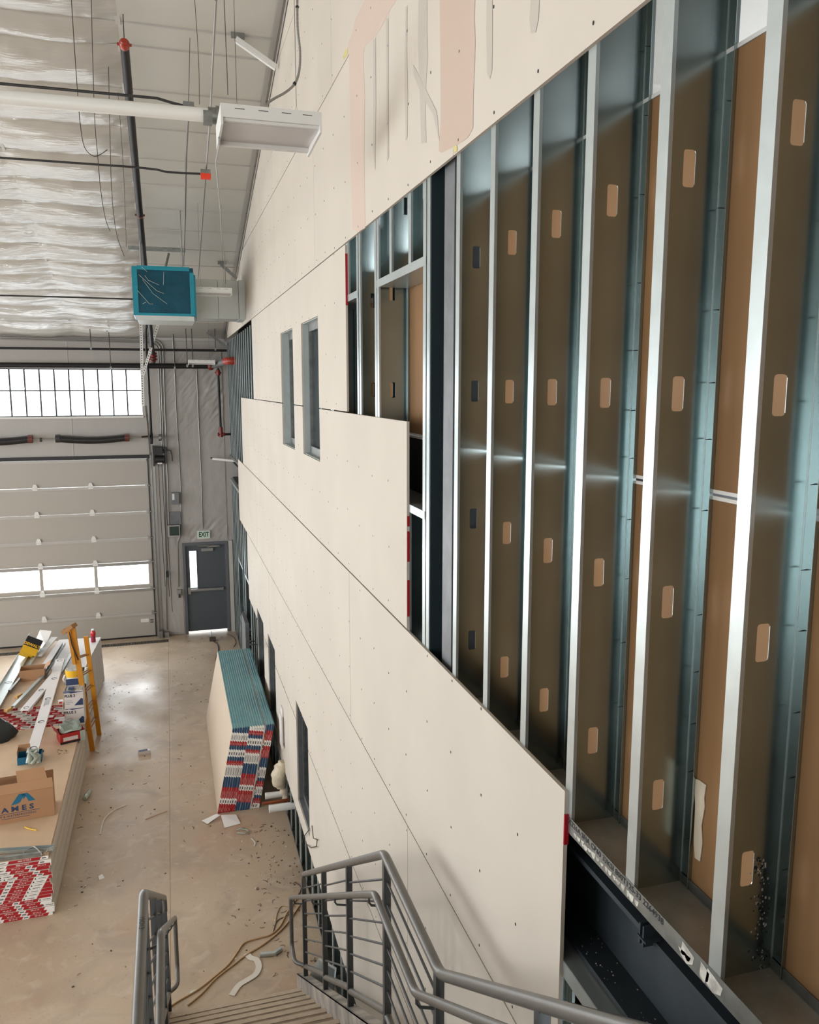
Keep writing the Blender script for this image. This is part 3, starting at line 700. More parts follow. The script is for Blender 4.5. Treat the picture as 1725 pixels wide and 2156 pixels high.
for (x0, x1) in ((SX0-.05, SX0+.005), (SX1-.035, SX1+.03)):
    mb = MB()
    a = [(x0, 7.14, .0), (x0, 7.14, .13), (x0, 3.86, .13+(7.14-3.86)*SL), (x0, 2.95, .13+(7.14-3.86)*SL), (x0, .1, .13+(7.14-3.86)*SL+(2.95-.1)*SL),
         (x0, .1, 3.9), (x0, 2.9, 2.0), (x0, 3.86, 2.0), (x0, 6.98, .0)]
    # thin plate with a flange on top, like a channel
    zf = lambda y: .13+(7.14-max(y, 3.86))*SL+max(0, 2.95-y)*SL
    up_ = [(x0, y, zf(y)) for y in (7.14, 3.86, 2.95, .1)]; lo = [(x0, .1, zf(.1)-.3), (x0, 2.95, zf(2.95)-.3), (x0, 3.80, zf(3.86)-.3), (x0, 6.72, 0), (x0, 7.14, 0)]
    mb.prism(up_+lo, (x1-x0 if x0 < 0 else .012, 0, 0))
    if x0 > 0:
        for i in range(3):
            (_, ya, za), (_, yb_, zb) = up_[i], up_[i+1]
            mb.prism([(x0, ya, za), (x0, yb_, zb), (x0, yb_, zb-.012), (x0, ya, za-.012)], (.075, 0, 0))
    part('stringer', mb, 'stringer', st)
part('upper_landing', MB().box(-1.2, 1.28, -2.5, nose(24)-RUN, 4.08, 4.152), 'stair_dust', st)

def bend(pts, r=.07, n=5):
    out = [Vector(pts[0])]
    for i in range(1, len(pts)-1):
        a, b, c = Vector(pts[i-1]), Vector(pts[i]), Vector(pts[i+1]); u = (a-b); v = (c-b)
        rr_ = min(r, u.length*.45, v.length*.45); p0 = b+u.normalized()*rr_; p1 = b+v.normalized()*rr_
        for k in range(n+1):
            t = k/n; out.append((1-t)**2*p0+2*t*(1-t)*b+t*t*p1)
    out.append(Vector(pts[-1])); return out
def guard(x, xin, label, sgn):
    g = empty('stair_guard', (x, 4.5, 0), label, 'railing')
    zt = 3.31; ya, yb_ = 3.86, 2.93; ye = 6.80
    top = lambda y: zt-(y-ya)*.657 if y > ya else (zt if y > yb_ else zt+(yb_-y)*.655)
    R = .0241
    part('top_rail', MB().tube(bend([(x, ye, top(ye)-.13), (x, ye, top(ye)), (x, ya, zt), (x, yb_, zt), (x, .15, top(.15)), (x, -.9, top(.15)+.02)], .055), R, 14), 'rail_grey', g)
    ps = [6.80, 5.74, 4.79, 3.82, 2.95, 1.98, 1.1, .2]
    for y in ps:
        mb = MB().box(x-.019, x+.019, y-.019, y+.019, top(y)-1.09, top(y)-.01); part('post', mb, 'rail_dark', g)
    for k in range(1, 7):
        o_ = .128*k
        for i in range(len(ps)-1):
            y0_, y1_ = ps[i], ps[i+1]
            part('rod', MB().cyl((x, y0_-.015, top(y0_)-o_), (x, y1_+.015, top(y1_)-o_), .0068, 8), 'rail_dark', g)
    for i in range(len(ps)-1):
        y0_, y1_ = ps[i], ps[i+1]
        part('bottom_rail', MB().cyl((x, y0_-.015, top(y0_)-.915), (x, y1_+.015, top(y1_)-.915), .021, 10), 'rail_grey', g)
    # handrail with its returned end
    hz = 3.185; ha, hb = 3.72, 3.0
    h = lambda y: hz-(y-ha)*.655 if y > ha else (hz if y > hb else hz+(hb-y)*.655)
    he = 7.06
    pts = [(x, 6.83, h(he)-.56), (xin, 6.90, h(he)-.56), (xin, he, h(he)-.50), (xin, he, h(he)), (xin, ha, hz), (xin, hb, hz), (xin, .2, h(.2)), (xin, -.9, h(.2)+.02)]
    hr = part('handrail', MB().tube(bend(pts, .05), .0195, 14), 'rail_grey', g)
    for y in ps[:-1]:
        yy = y+.0; z_ = h(yy)
        part('rail_bracket', MB().tube([(x, yy, z_-.085), (xin+sgn*.012, yy+.03, z_-.085), (xin, yy+.035, z_-.07), (xin, yy+.035, z_-.015)], .007, 6), 'rail_dark', hr)
    return g
gr = guard(1.0, .912, 'grey pipe guard with rods and handrail on the wall side of the stairs', 1)
gl = guard(-.217, -.14, 'grey pipe guard with handrail on the open side of the stairs', -1)
text('1SO13', .035, (-.2175, 3.6, 3.3352), (0, -1, 0), (1, 0, 0), 'print_black', gl, name='crayon_mark')

# ------------------------------------------------------------------ hanging services
def hang(name, label, cat, mb, m, loc, group=None): return solo(name, mb, m, loc, label, cat, group)
# white vent pipe across the top
yv = 7.0; a = (-6.5, yv, P(0, 200+12, Y=yv)[2]); b = P(452, 244, Y=yv); zc = b[2]
vp = empty('vent_pipe', (-2, yv, zc), 'long white pipe hung level across the hall under the roof', 'pipe')
part('pipe', MB().cyl((-6.5, yv, zc-.02), (b[0], yv, zc), .053, 20), 'white_pipe', vp)
part('pipe_flange', MB().cyl((b[0]+.01, yv, zc), (b[0]+.035, yv, zc), .075, 20).cyl((b[0]-.05, yv, zc), (b[0]+.01, yv, zc), .062, 20).box(b[0]-.09, b[0]-.02, yv-.062, yv+.05, zc-.065, zc+.02), 'galv_dull', vp)
c1 = empty('conduit', (-2, 7.1, zc+.08), 'thin conduit running along the top of the white pipe to a junction box', 'conduit')
part('tube', MB().tube([(-6.5, 7.06, zc+.10), (.02, 7.06, zc+.11), (.14, 7.06, zc+.085), (.24, 7.06, zc+.07), (.36, 7.06, zc+.06)], .011, 8), 'steel_dark', c1)
part('junction_box', MB().box(.215, .30, 7.03, 7.09, zc+.05, zc+.10), 'galv_dull', c1)
for yy, pth, lb in ((10.6, [(0, 332), (283, 352), (330, 357), (350, 362), (395, 365), (424, 366)], 'thin conduit crossing to the red junction box'),
                    (14.6, [(0, 622), (120, 625), (285, 630)], 'dark thin pipe crossing the roof to the blue unit')):
    hang('conduit', lb, 'conduit', MB().tube([P(q[0], q[1], Y=yy) for q in pth], .013, 8), 'steel_dark', P(200, 350, Y=yy))
rb = P(433, 366, Y=10.5)
bx = empty('junction_box', rb, 'bright red junction box on the hanging conduit', 'electrical box')
part('box_body', MB().cbox((rb[0], rb[1], rb[2]+.018), .115, .08, .05), 'galv_dull', bx); part('box_cover', MB().cbox((rb[0], rb[1]-.002, rb[2]-.03), .115, .084, .055), 'red_box', bx)
# sprinkler main running down the roof slope
p0, p1 = Vector(P(262, 94, Y=9.2)), Vector(P(323, 762, Y=18.75)); dv = (p1-p0)
sp = empty('sprinkler_main', tuple(p0), 'black steel sprinkler main with red couplings running down the roof', 'pipe')
part('pipe', MB().cyl(p0, p1, .044, 16), 'pipe_black', sp)
def coupling(c, d, r, par, m='orange_red', ln=.09):
    d = Vector(d).normalized(); c = Vector(c); mb = MB()
    mb.tube([c-d*ln/2, c-d*ln*.3, c+d*ln*.3, c+d*ln/2], r, 18, rs=[r*1.2, r*1.42, r*1.42, r*1.2])
    sd = d.cross(Vector((0, 0, 1))).normalized()
    if sd.length < .1: sd = Vector((1, 0, 0))
    for s_ in (-1, 1): mb.cyl(c+sd*s_*r*1.2, c+sd*s_*r*1.95, r*.42, 8)
    return part('coupling', mb, m, par)
coupling(p0, dv, .036, sp, ln=.08); part('end_cap', MB().tube([p0-dv.normalized()*.06, p0-dv.normalized()*.03, p0], .05, 16, rs=[.028, .046, .046]), 'orange_red', sp)
coupling(p0+dv*((463-94)/668*1.02*.62), dv, .034, sp, 'dark_red', .05)
for t in (.945, .962, .982): coupling(p0+dv*t, dv, .045, sp, 'red_fitting', .10)
part('hanger_rod', MB().cyl(p0+Vector((0, .02, 0)), (p0[0], p0[1]+.02, roofz(p0[1])-.02), .005, 6), 'steel_dark', sp)
part('hanger_ring', MB().tube([p0+dv*.075+Vector((.047*math.cos(a_), 0, .047*math.sin(a_))) for a_ in [k*math.pi/8 for k in range(17)]], .004, 5), 'white_paint', sp)
# conduits running along the hall
for pts_, r_, lb in (([(455, 0, .9), (449, 110, .9), (443, 240, .9), (434, 360, .8), (425, 480, .5), (417, 585, .3)], .011, 'long thin conduit running down the hall past the red box'),
                     ([(396, 252, .3), (392, 330, .3), (390, 450, .25), (386, 560, .2)], .014, 'straight conduit running down the roof beside the sprinkler main')):
    hang('conduit', lb, 'conduit', MB().tube([under_roof(a, b, c) for a, b, c in pts_], r_, 8), 'conduit', under_roof(*pts_[0]))
hang('power_cable', 'sagging cable strung from the near light fixture down to the far one', 'cable',
     MB().tube([P(a, b, Y=c) for a, b, c in ((462, 290, 4.9), (461, 312, 5.3), (455, 340, 6.0), (460, 392, 7.2), (464, 440, 8.4), (466, 488, 9.6), (473, 540, 11.4), (475, 597, 13.6))], .007, 6), 'conduit', P(460, 400, Y=8))
# far cross pipes
yq = 18.85
m1 = empty('sprinkler_branch', (-1, yq, 6.2), 'thick black sprinkler pipe crossing above the overhead door with red elbow', 'pipe')
pa = P(446, 771, Y=yq); part('pipe', MB().cyl((-8, yq, pa[2]-.02), (pa[0], yq, pa[2]), .058, 16), 'pipe_black', m1)
pb = P(470, 763, Y=18.1); pc = P(492, 759, X=1.06); pc = (pc[0], min(pc[1], 17.9), pc[2])
pe = Vector(P(480, 760, Y=16.9)); pw = Vector((1.45, 16.9, pe[2]))
part('pipe', MB().tube(bend([(pa[0]-.02, yq, pa[2]), (pa[0]+.06, yq-.1, pa[2]+.02), tuple(pe+Vector((-.02, .1, 0))), ], .05), .062, 16), 'primer_grey', m1)
part('elbow', MB().tube(bend([tuple(pe+Vector((-.03, .16, 0))), tuple(pe), tuple(pe+Vector((.17, 0, 0)))], .12, 7), .075, 18), 'orange_red', m1)
part('pipe', MB().cyl(pe+Vector((.15, 0, 0)), pw, .058, 14), 'pipe_black', m1)
coupling((pa[0]-.02, yq, pa[2]), (1, -.3, 0), .062, m1, 'red_fitting', .1)
coupling(tuple(pe+Vector((.2, 0, 0))), (1, 0, 0), .062, m1, 'orange_red', .08)
da = P(459, 775, Y=18.6); db = P(465, 905, Y=18.6)
part('drop_pipe', MB().cyl(da, db, .027, 12), 'pipe_black', m1); coupling((da[0], da[1], da[2]-.1), (0, .02, 1), .036, m1, 'red_fitting', .12)
mb = MB().cyl((db[0], db[1], db[2]+.06), (db[0], db[1], db[2]-.16), .045, 12).cyl((db[0]-.07, db[1], db[2]-.1), (db[0]+.09, db[1], db[2]-.1), .04, 12)
part('valve', mb, 'red_fitting', m1); part('pipe', MB().cyl((db[0]+.08, db[1], db[2]-.1), (1.4, db[1], db[2]-.1), .026, 10), 'pipe_black', m1)
b2 = P(300, 736, Y=18.7)
hang('gas_pipe', 'thin black pipe crossing the hall just above the thick one', 'pipe', MB().cyl((-8, 18.7, b2[2]-.01), (1.30, 18.7, b2[2]+.0), .027, 12), 'pipe_black', b2)
gp = empty('gas_drop', P(310, 700, Y=18.5), 'black pipe dropping beside the perforated strut to the door shaft', 'pipe')
gt = [P(318, 681, Y=17.3), P(309, 681, Y=17.3), P(307, 700, Y=17.6), P(308, 730, Y=18.1), P(313, 800, Y=18.9), P(319, 921, Y=18.95)]
part('pipe', MB().tube(bend(gt, .05), .026, 10), 'pipe_black', gp)
part('tee', MB().cyl(P(298, 920, Y=18.95), P(321, 918, Y=18.95), .02, 8).cyl(P(319, 912, Y=18.95), P(319, 935, Y=18.95), .03, 8), 'pipe_black', gp)
# conduits on the far wall
def wallrun(lb, pts_, r_=.013, off=.04, n='conduit', m='conduit'):
    return hang(n, lb, 'conduit', MB().tube(bend([P(a, b, Y=YD-off) for a, b in pts_], .08), r_, 8), m, P(pts_[0][0], pts_[0][1], Y=YD-off))
wallrun('left conduit of the bundle turning down beside the overhead door', [(0, 709), (100, 712), (325, 718), (337, 728), (340, 820), (345, 960), (351, 1325)])
wallrun('middle conduit of the bundle turning down beside the overhead door', [(0, 713), (100, 716), (322, 722), (333, 732), (336, 820), (341, 950)])
wallrun('right conduit of the bundle turning down beside the overhead door', [(0, 706), (100, 709), (330, 714), (343, 726), (346, 820), (351, 960), (356, 1105)])
wallrun('conduit coming down the far wall past the grey boxes', [(363, 702), (368, 790), (372, 880), (377, 960), (381, 1040), (382, 1125), (374, 1140), (376, 1236)])
wallrun('conduit coming down the far wall to the EXIT sign', [(414, 778), (419, 900), (424, 1010), (427, 1113)])
# small threaded rods with clips
for i, (x_, ya_, yb_) in enumerate(((187, 657, 733), (223, 655, 695), (229, 700, 775), (402, 668, 770), (390, 665, 770), (452, 690, 735), (365, 703, 775))):
    o_ = empty('hanger_rod', P(x_, ya_, Y=18.6), 'thin steel rod hanging over the cross pipes, number %s along the row' % ('first second third fourth fifth sixth seventh'.split()[i]), 'hanger rod', 'rods over the far cross pipes')
    o_['label'] = 'thin steel hanger rod over the cross pipes, %s counted from the overhead door side' % ('first second third fourth fifth sixth seventh'.split()[(0, 1, 2, 5, 4, 6, 3)[i]])
    top_ = P(x_, ya_, Y=18.6); part('rod', MB().cyl(top_, (top_[0]+.005, top_[1], P(x_, yb_, Y=18.6)[2]), .008, 6), 'steel_dark', o_)
    part('clip', MB().cbox((top_[0], top_[1], P(x_, yb_, Y=18.6)[2]), .035, .03, .06), 'galv_dull', o_)
for i, (x_, y_) in enumerate(((4, 688), (10, 689), (108, 691), (118, 691), (203, 694), (211, 694), (306, 696), (312, 697), (397, 697), (403, 698))):
    c_ = P(x_, y_, Y=19.0)
    hang('purlin_clip', 'tiny wire clip poking through the roof lining, %s from the left' % ORD[i], 'clip', MB().cbox(c_, .012, .012, .07).cbox((c_[0], c_[1], c_[2]+.03), .04, .02, .02), 'steel_dark', c_, 'wire clips in the lining')
# perforated strut frame under the blue unit
ps_ = empty('strut_frame', P(300, 700, Y=17.6), 'perforated steel angle with diagonal brace hanging beside the overhead door', 'bracket')
def perf(a, b, w_, y_):
    a, b = Vector(P(a[0], a[1], Y=y_)), Vector(P(b[0], b[1], Y=y_)); o_ = part('strut', MB().strip([a, b], w_, .004, nrm=(0, 1, 0)).strip([a+Vector((w_/2, 0, 0)), b+Vector((w_/2, 0, 0))], .03, .004, nrm=(1, 0, 0)), 'white_paint', ps_)
    n_ = int((a-b).length/.05); mb = MB()
    for k in range(1, n_): c = a+(b-a)*(k/n_); mb.cbox((c[0], c[1]-.004, c[2]), w_*.3, .003, .022)
    part('slot', mb, 'black', o_, kind='stuff')
perf((296, 663), (301, 855), .055, 17.8); perf((337, 668), (301, 790), .05, 17.75)
# torsion shaft, springs, motor
ts = empty('torsion_spring_shaft', P(150, 925, Y=19.08), 'torsion shaft with two dark coiled springs above the overhead door', 'door spring')
zs = P(150, 925, Y=19.08)[2]
part('shaft', MB().cyl((-6, 19.08, zs-.005), (-.02, 19.08, zs+.01), .013, 8), 'conduit', ts)
def spring(xa, xb):
    n_ = 14; pts = [(xa+(xb-xa)*k/n_, 19.08, zs-.05*math.sin(math.pi*k/n_)+.02) for k in range(n_+1)]
    part('spring', MB().tube(pts, .075, 16), 'pipe_black', ts)
    mb = MB()
    for k in range(int((xb-xa)/.02)):
        t = (k+.5)*.02/(xb-xa); c = (xa+(xb-xa)*t, 19.08, zs-.05*math.sin(math.pi*t)+.02)
        mb.tube([(c[0]-.004, c[1], c[2]), (c[0]+.004, c[1], c[2])], .079, 14)
    part('coil', mb, 'steel_dark', ts, kind='stuff')
    for xx in (xa, xb): part('winding_cone', MB().cyl((xx-.045, 19.08, zs+.02), (xx+.045, 19.08, zs+.02), .088, 14), 'dark_red' if xx == xb else 'steel_dark', ts)
x0s, x1s = P(122, 925, Y=19.08)[0], P(268, 925, Y=19.08)[0]; spring(x0s, x1s); x2s = P(64, 925, Y=19.08)[0]; spring(x2s-1.4, x2s)
cx_ = P(86, 924, Y=19.08)[0]; part('centre_bracket', MB().cyl((cx_-.02, 19.08, zs), (cx_+.02, 19.08, zs), .045, 12), 'steel_dark', ts)
drx = P(340, 921, Y=19.08)[0]; part('cable_drum', MB().cyl((drx-.06, 19.08, zs+.01), (drx+.0, 19.08, zs+.01), .075, 16), 'galv_dull', ts)
mo = empty('door_operator', P(336, 960, Y=19.05), 'black door operator motor beside the torsion shaft', 'motor'); mc = P(336, 960, Y=19.05)
part('motor', MB().cyl((mc[0]-.10, mc[1], mc[2]-.08), (mc[0]+.10, mc[1], mc[2]-.08), .085, 16), 'black', mo)
part('gearbox', MB().cbox((mc[0]-.03, mc[1]+.04, mc[2]+.12), .20, .16, .16).cyl((mc[0]-.12, mc[1], mc[2]+.10), (mc[0]+.12, mc[1], mc[2]+.10), .03, 8), 'black', mo)
part('bracket', MB().cbox((mc[0]-.13, mc[1]+.08, mc[2]+.0), .03, .18, .46).cbox((mc[0]+.13, mc[1]+.08, mc[2]), .03, .18, .36), 'steel_dark', mo)
part('label_plate', MB().cbox((mc[0], mc[1]-.087, mc[2]-.16), .1, .004, .03), 'white_paint', mo)
part('cable_loop', MB().tube([(mc[0]+.14, mc[1], mc[2]+.13), (mc[0]+.24, mc[1], mc[2]+.12), (mc[0]+.27, mc[1], mc[2]+.0), (mc[0]+.27, mc[1], mc[2]-.12)], .012, 6), 'steel_dark', mo)
for i, (xa, ya, xb, yb) in enumerate(((333, 966, 348, 1235), (340, 966, 357, 1256), (346, 966, 363, 1288))):
    part('pull_chain', MB().tube([P(xa, ya, Y=19.08), P((xa+xb)/2-1, (ya+yb)/2, Y=19.12), P(xb, yb, Y=19.12)], .007, 5), 'steel_dark', mo)
pd = P(353, 1209, Y=19.1); hang('door_pushbutton', 'small black pendant switch hanging left of the exit door', 'switch', MB().cbox(pd, .055, .04, .14), 'black', pd)
db_ = empty('disconnect_switch', P(369, 1049, Y=19.17), 'upper grey disconnect box on the far wall', 'electrical box'); c = P(369, 1049, Y=19.17)
part('box_body', MB().cbox(c, .17, .12, .27), 'primer_grey', db_); part('label_sticker', MB().cbox((c[0]-.04, c[1]-.061, c[2]+.04), .05, .003, .14), 'white_paint', db_)
c = P(369, 1090, Y=19.2); hang('blank_panel', 'flat grey cover panel between the two wall boxes', 'electrical box', MB().cbox(c, .24, .04, .27), 'primer_grey', c)
db_ = empty('control_box', P(367, 1116, Y=19.15), 'lower wall box with a dark see-through front', 'electrical box'); c = P(366, 1117, Y=19.15)
part('box_body', MB().cbox(c, .27, .14, .27), 'conduit', db_); part('box_front', MB().cbox((c[0]+.01, c[1]-.072, c[2]), .21, .006, .21), 'exit_dark', db_)
c = P(377, 1246, Y=19.18); ob_ = empty('wall_outlet', c, 'grey surface outlet box low on the wall left of the exit door', 'electrical box')
part('box_body', MB().cbox(c, .09, .07, .11), 'conduit', ob_); part('plug', MB().cbox((c[0]+.01, c[1]-.02, c[2]-.09), .05, .05, .09), 'steel_dark', ob_)
c = P(345, 1330, Z=.08); ob_ = empty('door_sensor_box', (c[0], 19.1, 0), 'small metal boxes on the floor at the overhead door jamb', 'electrical box')
part('box_body', MB().box(-.43, -.34, 19.05, 19.2, 0, .16).box(-.30, -.20, 19.08, 19.2, 0, .12), 'conduit', ob_)
wl_ = empty('wall_light_bar', P(466, 967, Y=18.9), 'short white tube on brackets high on the wall above the exit door', 'light')
a, b = P(448, 966, Y=18.95), P(483, 971, Y=18.7); part('tube', MB().cyl(a, (b[0]+.15, b[1], b[2]), .03, 10), 'white_paint', wl_); part('clip', MB().cbox((a[0]-.02, a[1], a[2]+.02), .06, .03, .03), 'steel_dark', wl_)

# blue wrapped unit and duct
un = empty('wrapped_heater', (.0, 13.9, 6.88), 'air unit wrapped in blue plastic film hanging under the roof', 'heater')
KU = .925
class KB(MB):
    def mesh(s, name, mats, org=(0, 0, 0)):
        s.v = [(a*KU, b*KU, H+(c-H)*KU) for a, b, c in s.v]; return MB.mesh(s, name, mats, org)
bm = KB().box(-.43, .47, 13.62, 14.8, 6.86, 7.60); part('wrap', bm, 'blue_wrap', un)
part('wrap_edge', KB().box(-.44, -.37, 13.60, 13.615, 6.86, 7.60).box(.41, .475, 13.60, 13.615, 6.87, 7.53).box(-.37, .41, 13.60, 13.615, 7.55, 7.612).box(-.37, .41, 13.60, 13.615, 6.86, 6.90).box(.475, .50, 13.62, 14.6, 6.86, 7.50).box(-.45, -.435, 13.62, 14.6, 6.86, 7.60), 'blue_edge', un)
fold_glints = [[(292, 578), (330, 612), (345, 618)], [(300, 588), (322, 618), (352, 640)], [(305, 580), (312, 590), (335, 600)], [(290, 612), (315, 640), (323, 640)], [(345, 572), (344, 600)], [(300, 640), (308, 636)], [(310, 572), (298, 562)]]
mb = MB()
for f_ in fold_glints: mb.tube([P(q[0], q[1], Y=13.59*KU) for q in f_], .003, 5)
part('wrap_fold_glint', mb, 'bag_clear', un)  # pale tubes paint the white highlights along the film's wrinkles
part('unit_base', KB().box(-.40, .46, 13.60, 14.6, 6.79, 6.86).box(-.36, .1, 13.58, 13.62, 6.80, 6.82).box(.2, .3, 13.58, 13.62, 6.79, 6.84), 'duct', un)
for x_ in (-.3, .3): part('hanger', MB().cyl((x_, 13.3, 7.44), (x_, 13.3, roofz(13.3)), .010, 6), 'conduit', un)
part('hanger_channel', MB().box(-.50, .38, 14.18, 14.24, 7.93, 7.99), 'galv_dull', un)
part('hanger_channel', MB().tube([(.12, 14.2, 7.9), (.04, 14.1, 7.6)], .02, 6), 'galv_dull', un)
du = empty('supply_duct', (.9, 14.3, 6.9), 'square galvanized duct joining the blue unit to the boarded wall', 'duct')
part('duct_section', MB().box(.50, .86, 14.0, 14.6, 6.87, 7.47).box(.40, .50, 13.3, 14.6, 6.87, 7.40), 'duct', du); part('duct_section', MB().box(.865, 1.19, 14.0, 14.6, 6.87, 7.48), 'duct', du)
part('duct_collar', MB().box(1.195, W-.001, 13.98, 14.62, 6.86, 7.49), 'duct', du)
part('duct_flange', MB().box(.5, .515, 13.98, 14.62, 6.85, 7.485), 'galv_dull', du)

# linear light fixtures
def fixture(loc, L_, D_, H_, lb, tilt=0):
    f_ = empty('light_fixture', loc, lb, 'light fixture', 'hanging linear fixtures'); x, y, z = loc
    part('housing', MB().box(x-L_/2, x+L_/2, y-D_*.5, y+D_*.5, z+H_*.42, z+H_), 'white_paint', f_)
    for s_ in (-1, 1):
        X0 = x+s_*L_/2; part('end_plate', MB().prism([(X0, y-D_*.5, z+H_*.1), (X0, y+D_*.5, z-H_*.05), (X0, y+D_*.5, z+H_), (X0, y-D_*.5, z+H_)], (.012*s_, 0, 0)), 'white_paint', f_)
    part('lens', MB().box(x-L_/2, x+L_/2, y-D_*.40, y+D_*.40, z+H_*.28, z+H_*.40), 'fix_lens', f_)
    part('reflector', MB().box(x-L_/2, x+L_/2, y-D_*.46, y-D_*.40, z+H_*.30, z+H_*.42), 'white_paint', f_)
    part('reflector', MB().box(x-L_/2, x+L_/2, y+D_*.40, y+D_*.48, z+H_*.10, z+H_*.42), 'white_paint', f_)
    part('slot', MB().box(*sum([[x-L_*.38, x-L_*.28, y-D_*.501, y-D_*.49, z+H_*.8, z+H_*.83]], [])).box(x-L_*.14, x-L_*.04, y-D_*.501, y-D_*.49, z+H_*.8, z+H_*.83).box(x+L_*.10, x+L_*.20, y-D_*.501, y-D_*.49, z+H_*.8, z+H_*.83).box(x+L_*.32, x+L_*.42, y-D_*.501, y-D_*.49, z+H_*.8, z+H_*.83), 'black', f_)
    for s_ in (-1, 1):
        c = Vector((x+s_*L_*.32, y, z+H_)); part('suspension_wire', MB().tube([c+Vector((-.03, 0, 0)), c+Vector((0, 0, .09)), c+Vector((.03, 0, 0))], .0018, 4).cyl(c+Vector((0, 0, .09)), (c[0], c[1], min(roofz(y), z+2.2)), .0018, 4), 'steel_dark', f_)
    return f_
mat('fix_lens', (188, 182, 180), .25, spec=.6)
fx = fixture((.62, 5.0, 7.16), .53, .44, .12, 'nearest white linear light fixture hanging close to the boarded wall')
fixture((.72, 13.0, 7.12), .53, .34, .11, 'white linear light fixture hanging in front of the duct')
fixture((.72, 18.0, 6.22), .52, .3, .10, 'farthest white linear light fixture, level with the red pipe elbow')
fc = empty('flexible_conduit', (.78, 5.0, 7.8), 'ribbed flexible metal conduit curving down to the near light fixture', 'conduit')
fp = [P(a, b, Y=5.0) for a, b in ((626, -60), (626, 0), (627, 60), (632, 110), (630, 150), (621, 176), (602, 194), (577, 208), (562, 220), (557, 240))]
# smooth through the points
def smooth(pts, n=6):
    pts = [Vector(q) for q in pts]; out = []
    for i in range(len(pts)-1):
        a, b, c, d = pts[max(i-1, 0)], pts[i], pts[i+1], pts[min(i+2, len(pts)-1)]
        for k in range(n):
            t = k/n; out.append(.5*((2*b)+(c-a)*t+(2*a-5*b+4*c-d)*t*t+(3*b-a-3*c+d)*t**3))
    return out+[pts[-1]]
sp_ = smooth(fp, 14); part('tube', MB().tube(sp_, .008, 8, rs=[.0078 if k % 2 else .0064 for k in range(len(sp_))]), 'conduit', fc)
part('cable_tie', MB().cyl(P(626, 13, Y=5.0), P(626, 16.5, Y=5.0), .0105, 8, r2=.0105).cyl(P(622, 174, Y=5.0), P(619, 178, Y=5.0), .0105, 8), 'black', fc)
# kicker braces between roof and wall
for i, (a, b, w_, yy) in enumerate((((497, 80), (582, 140), .045, 9.4), ((465, 556), (499, 586), .05, 16.5), ((436, 699), (480, 731), .05, 18.4))):
    A = Vector(under_roof(a[0], a[1], .06)); yy = A.y; B_ = Vector(P(b[0], b[1], X=1.295)); B_ = Vector(P(b[0], b[1], Y=min(B_[1], yy)))
    lb = ('upper', 'middle', 'lowest')[i]+' slanting white steel brace from the roof down to the boarded wall'
    o_ = empty('roof_brace', tuple(A), lb, 'brace', 'slanting braces at the wall'); B_.x = min(B_.x, 1.29)
    mb = MB().strip([A, B_], w_, .006, nrm=(0, -1, 0)); mb.strip([A+Vector((0, .03, 0)), B_+Vector((0, .03, 0))], w_*.9, .05, nrm=(0, 1, 0)); part('angle', mb, 'white_paint' if i == 0 else 'galv_dull', o_)
    part('clip_plate', MB().cbox((A[0]+.02, A[1], A[2]+.05), .14 if i < 2 else .05, .01, .11 if i < 2 else .03), 'galv_dull', o_)
# hanging wires
for i, (pts_, yy) in enumerate((([(150, -5), (158, 120), (165, 215), (170, 270), (178, 310), (195, 328), (210, 326), (226, 315)], 8.0), ([(192, -5), (196, 150), (200, 260), (205, 320), (212, 400), (222, 460), (232, 487)], 9.0),
                              ([(222, -5), (228, 130), (231, 260), (235, 400), (245, 490), (262, 540)], 10.0), ([(237, 62), (247, 180), (255, 280), (262, 400), (266, 520)], 10.5), ([(400, 80), (398, 180), (396, 225)], 7.5), ([(410, 0), (418, 120), (420, 220)], 7.2),
                              ([(472, 0), (477, 120), (480, 200)], 5.6))):
    hang('hanging_wire', 'thin loose wire hanging from the roof, %s from the far left' % ('first second third fourth fifth sixth seventh'.split()[i]), 'wire',
         MB().tube(smooth([P(a, b, Y=yy) for a, b in pts_], 4), .0035 if i < 3 else .0025, 5), 'steel_dark', P(*pts_[0], Y=yy), 'loose wires under the roof')
jb = P(393, 228, Y=9.0); hang('junction_box', 'small galvanized junction box above the white pipe', 'electrical box', MB().cbox(jb, .10, .06, .05), 'galv_dull', jb)

# ------------------------------------------------------------------ drywall bundle leaning on the wall
TILT = math.atan2(.241, 1.19); ly0, LLEN = 10.66, 3.42
def lean(x_bottom):   # local frame: u = thickness, y = along, v = up the board
    c, s_ = math.cos(TILT), math.sin(TILT)
    return Matrix(((c, 0, s_, x_bottom), (0, 1, 0, 0), (-s_, 0, c, 0), (0, 0, 0, 1)))
g0 = [('r', .13), ('w', .08), ('r', .16), ('b', .15), ('w', .17), ('r', .06), ('b', .06), ('w', .10), ('b', .06), ('r', .06), ('w', .12), ('b', .12), ('r', .06)]
g1 = [('b', .12), ('r', .17), ('w', .08), ('r', .16), ('b', .15), ('w', .15), ('r', .05), ('b', .06), ('w', .10), ('b', .05), ('r', .06), ('w', .17), ('b', .09)]
g2 = [('w', .07), ('r', .07), ('b', .05), ('w', .12), ('r', .08), ('b', .05), ('w', .15), ('b', .14), ('r', .17), ('w', .08), ('r', .14), ('b', .16), ('w', .05)]
NB = 17; TH = .0326; xb0 = .409
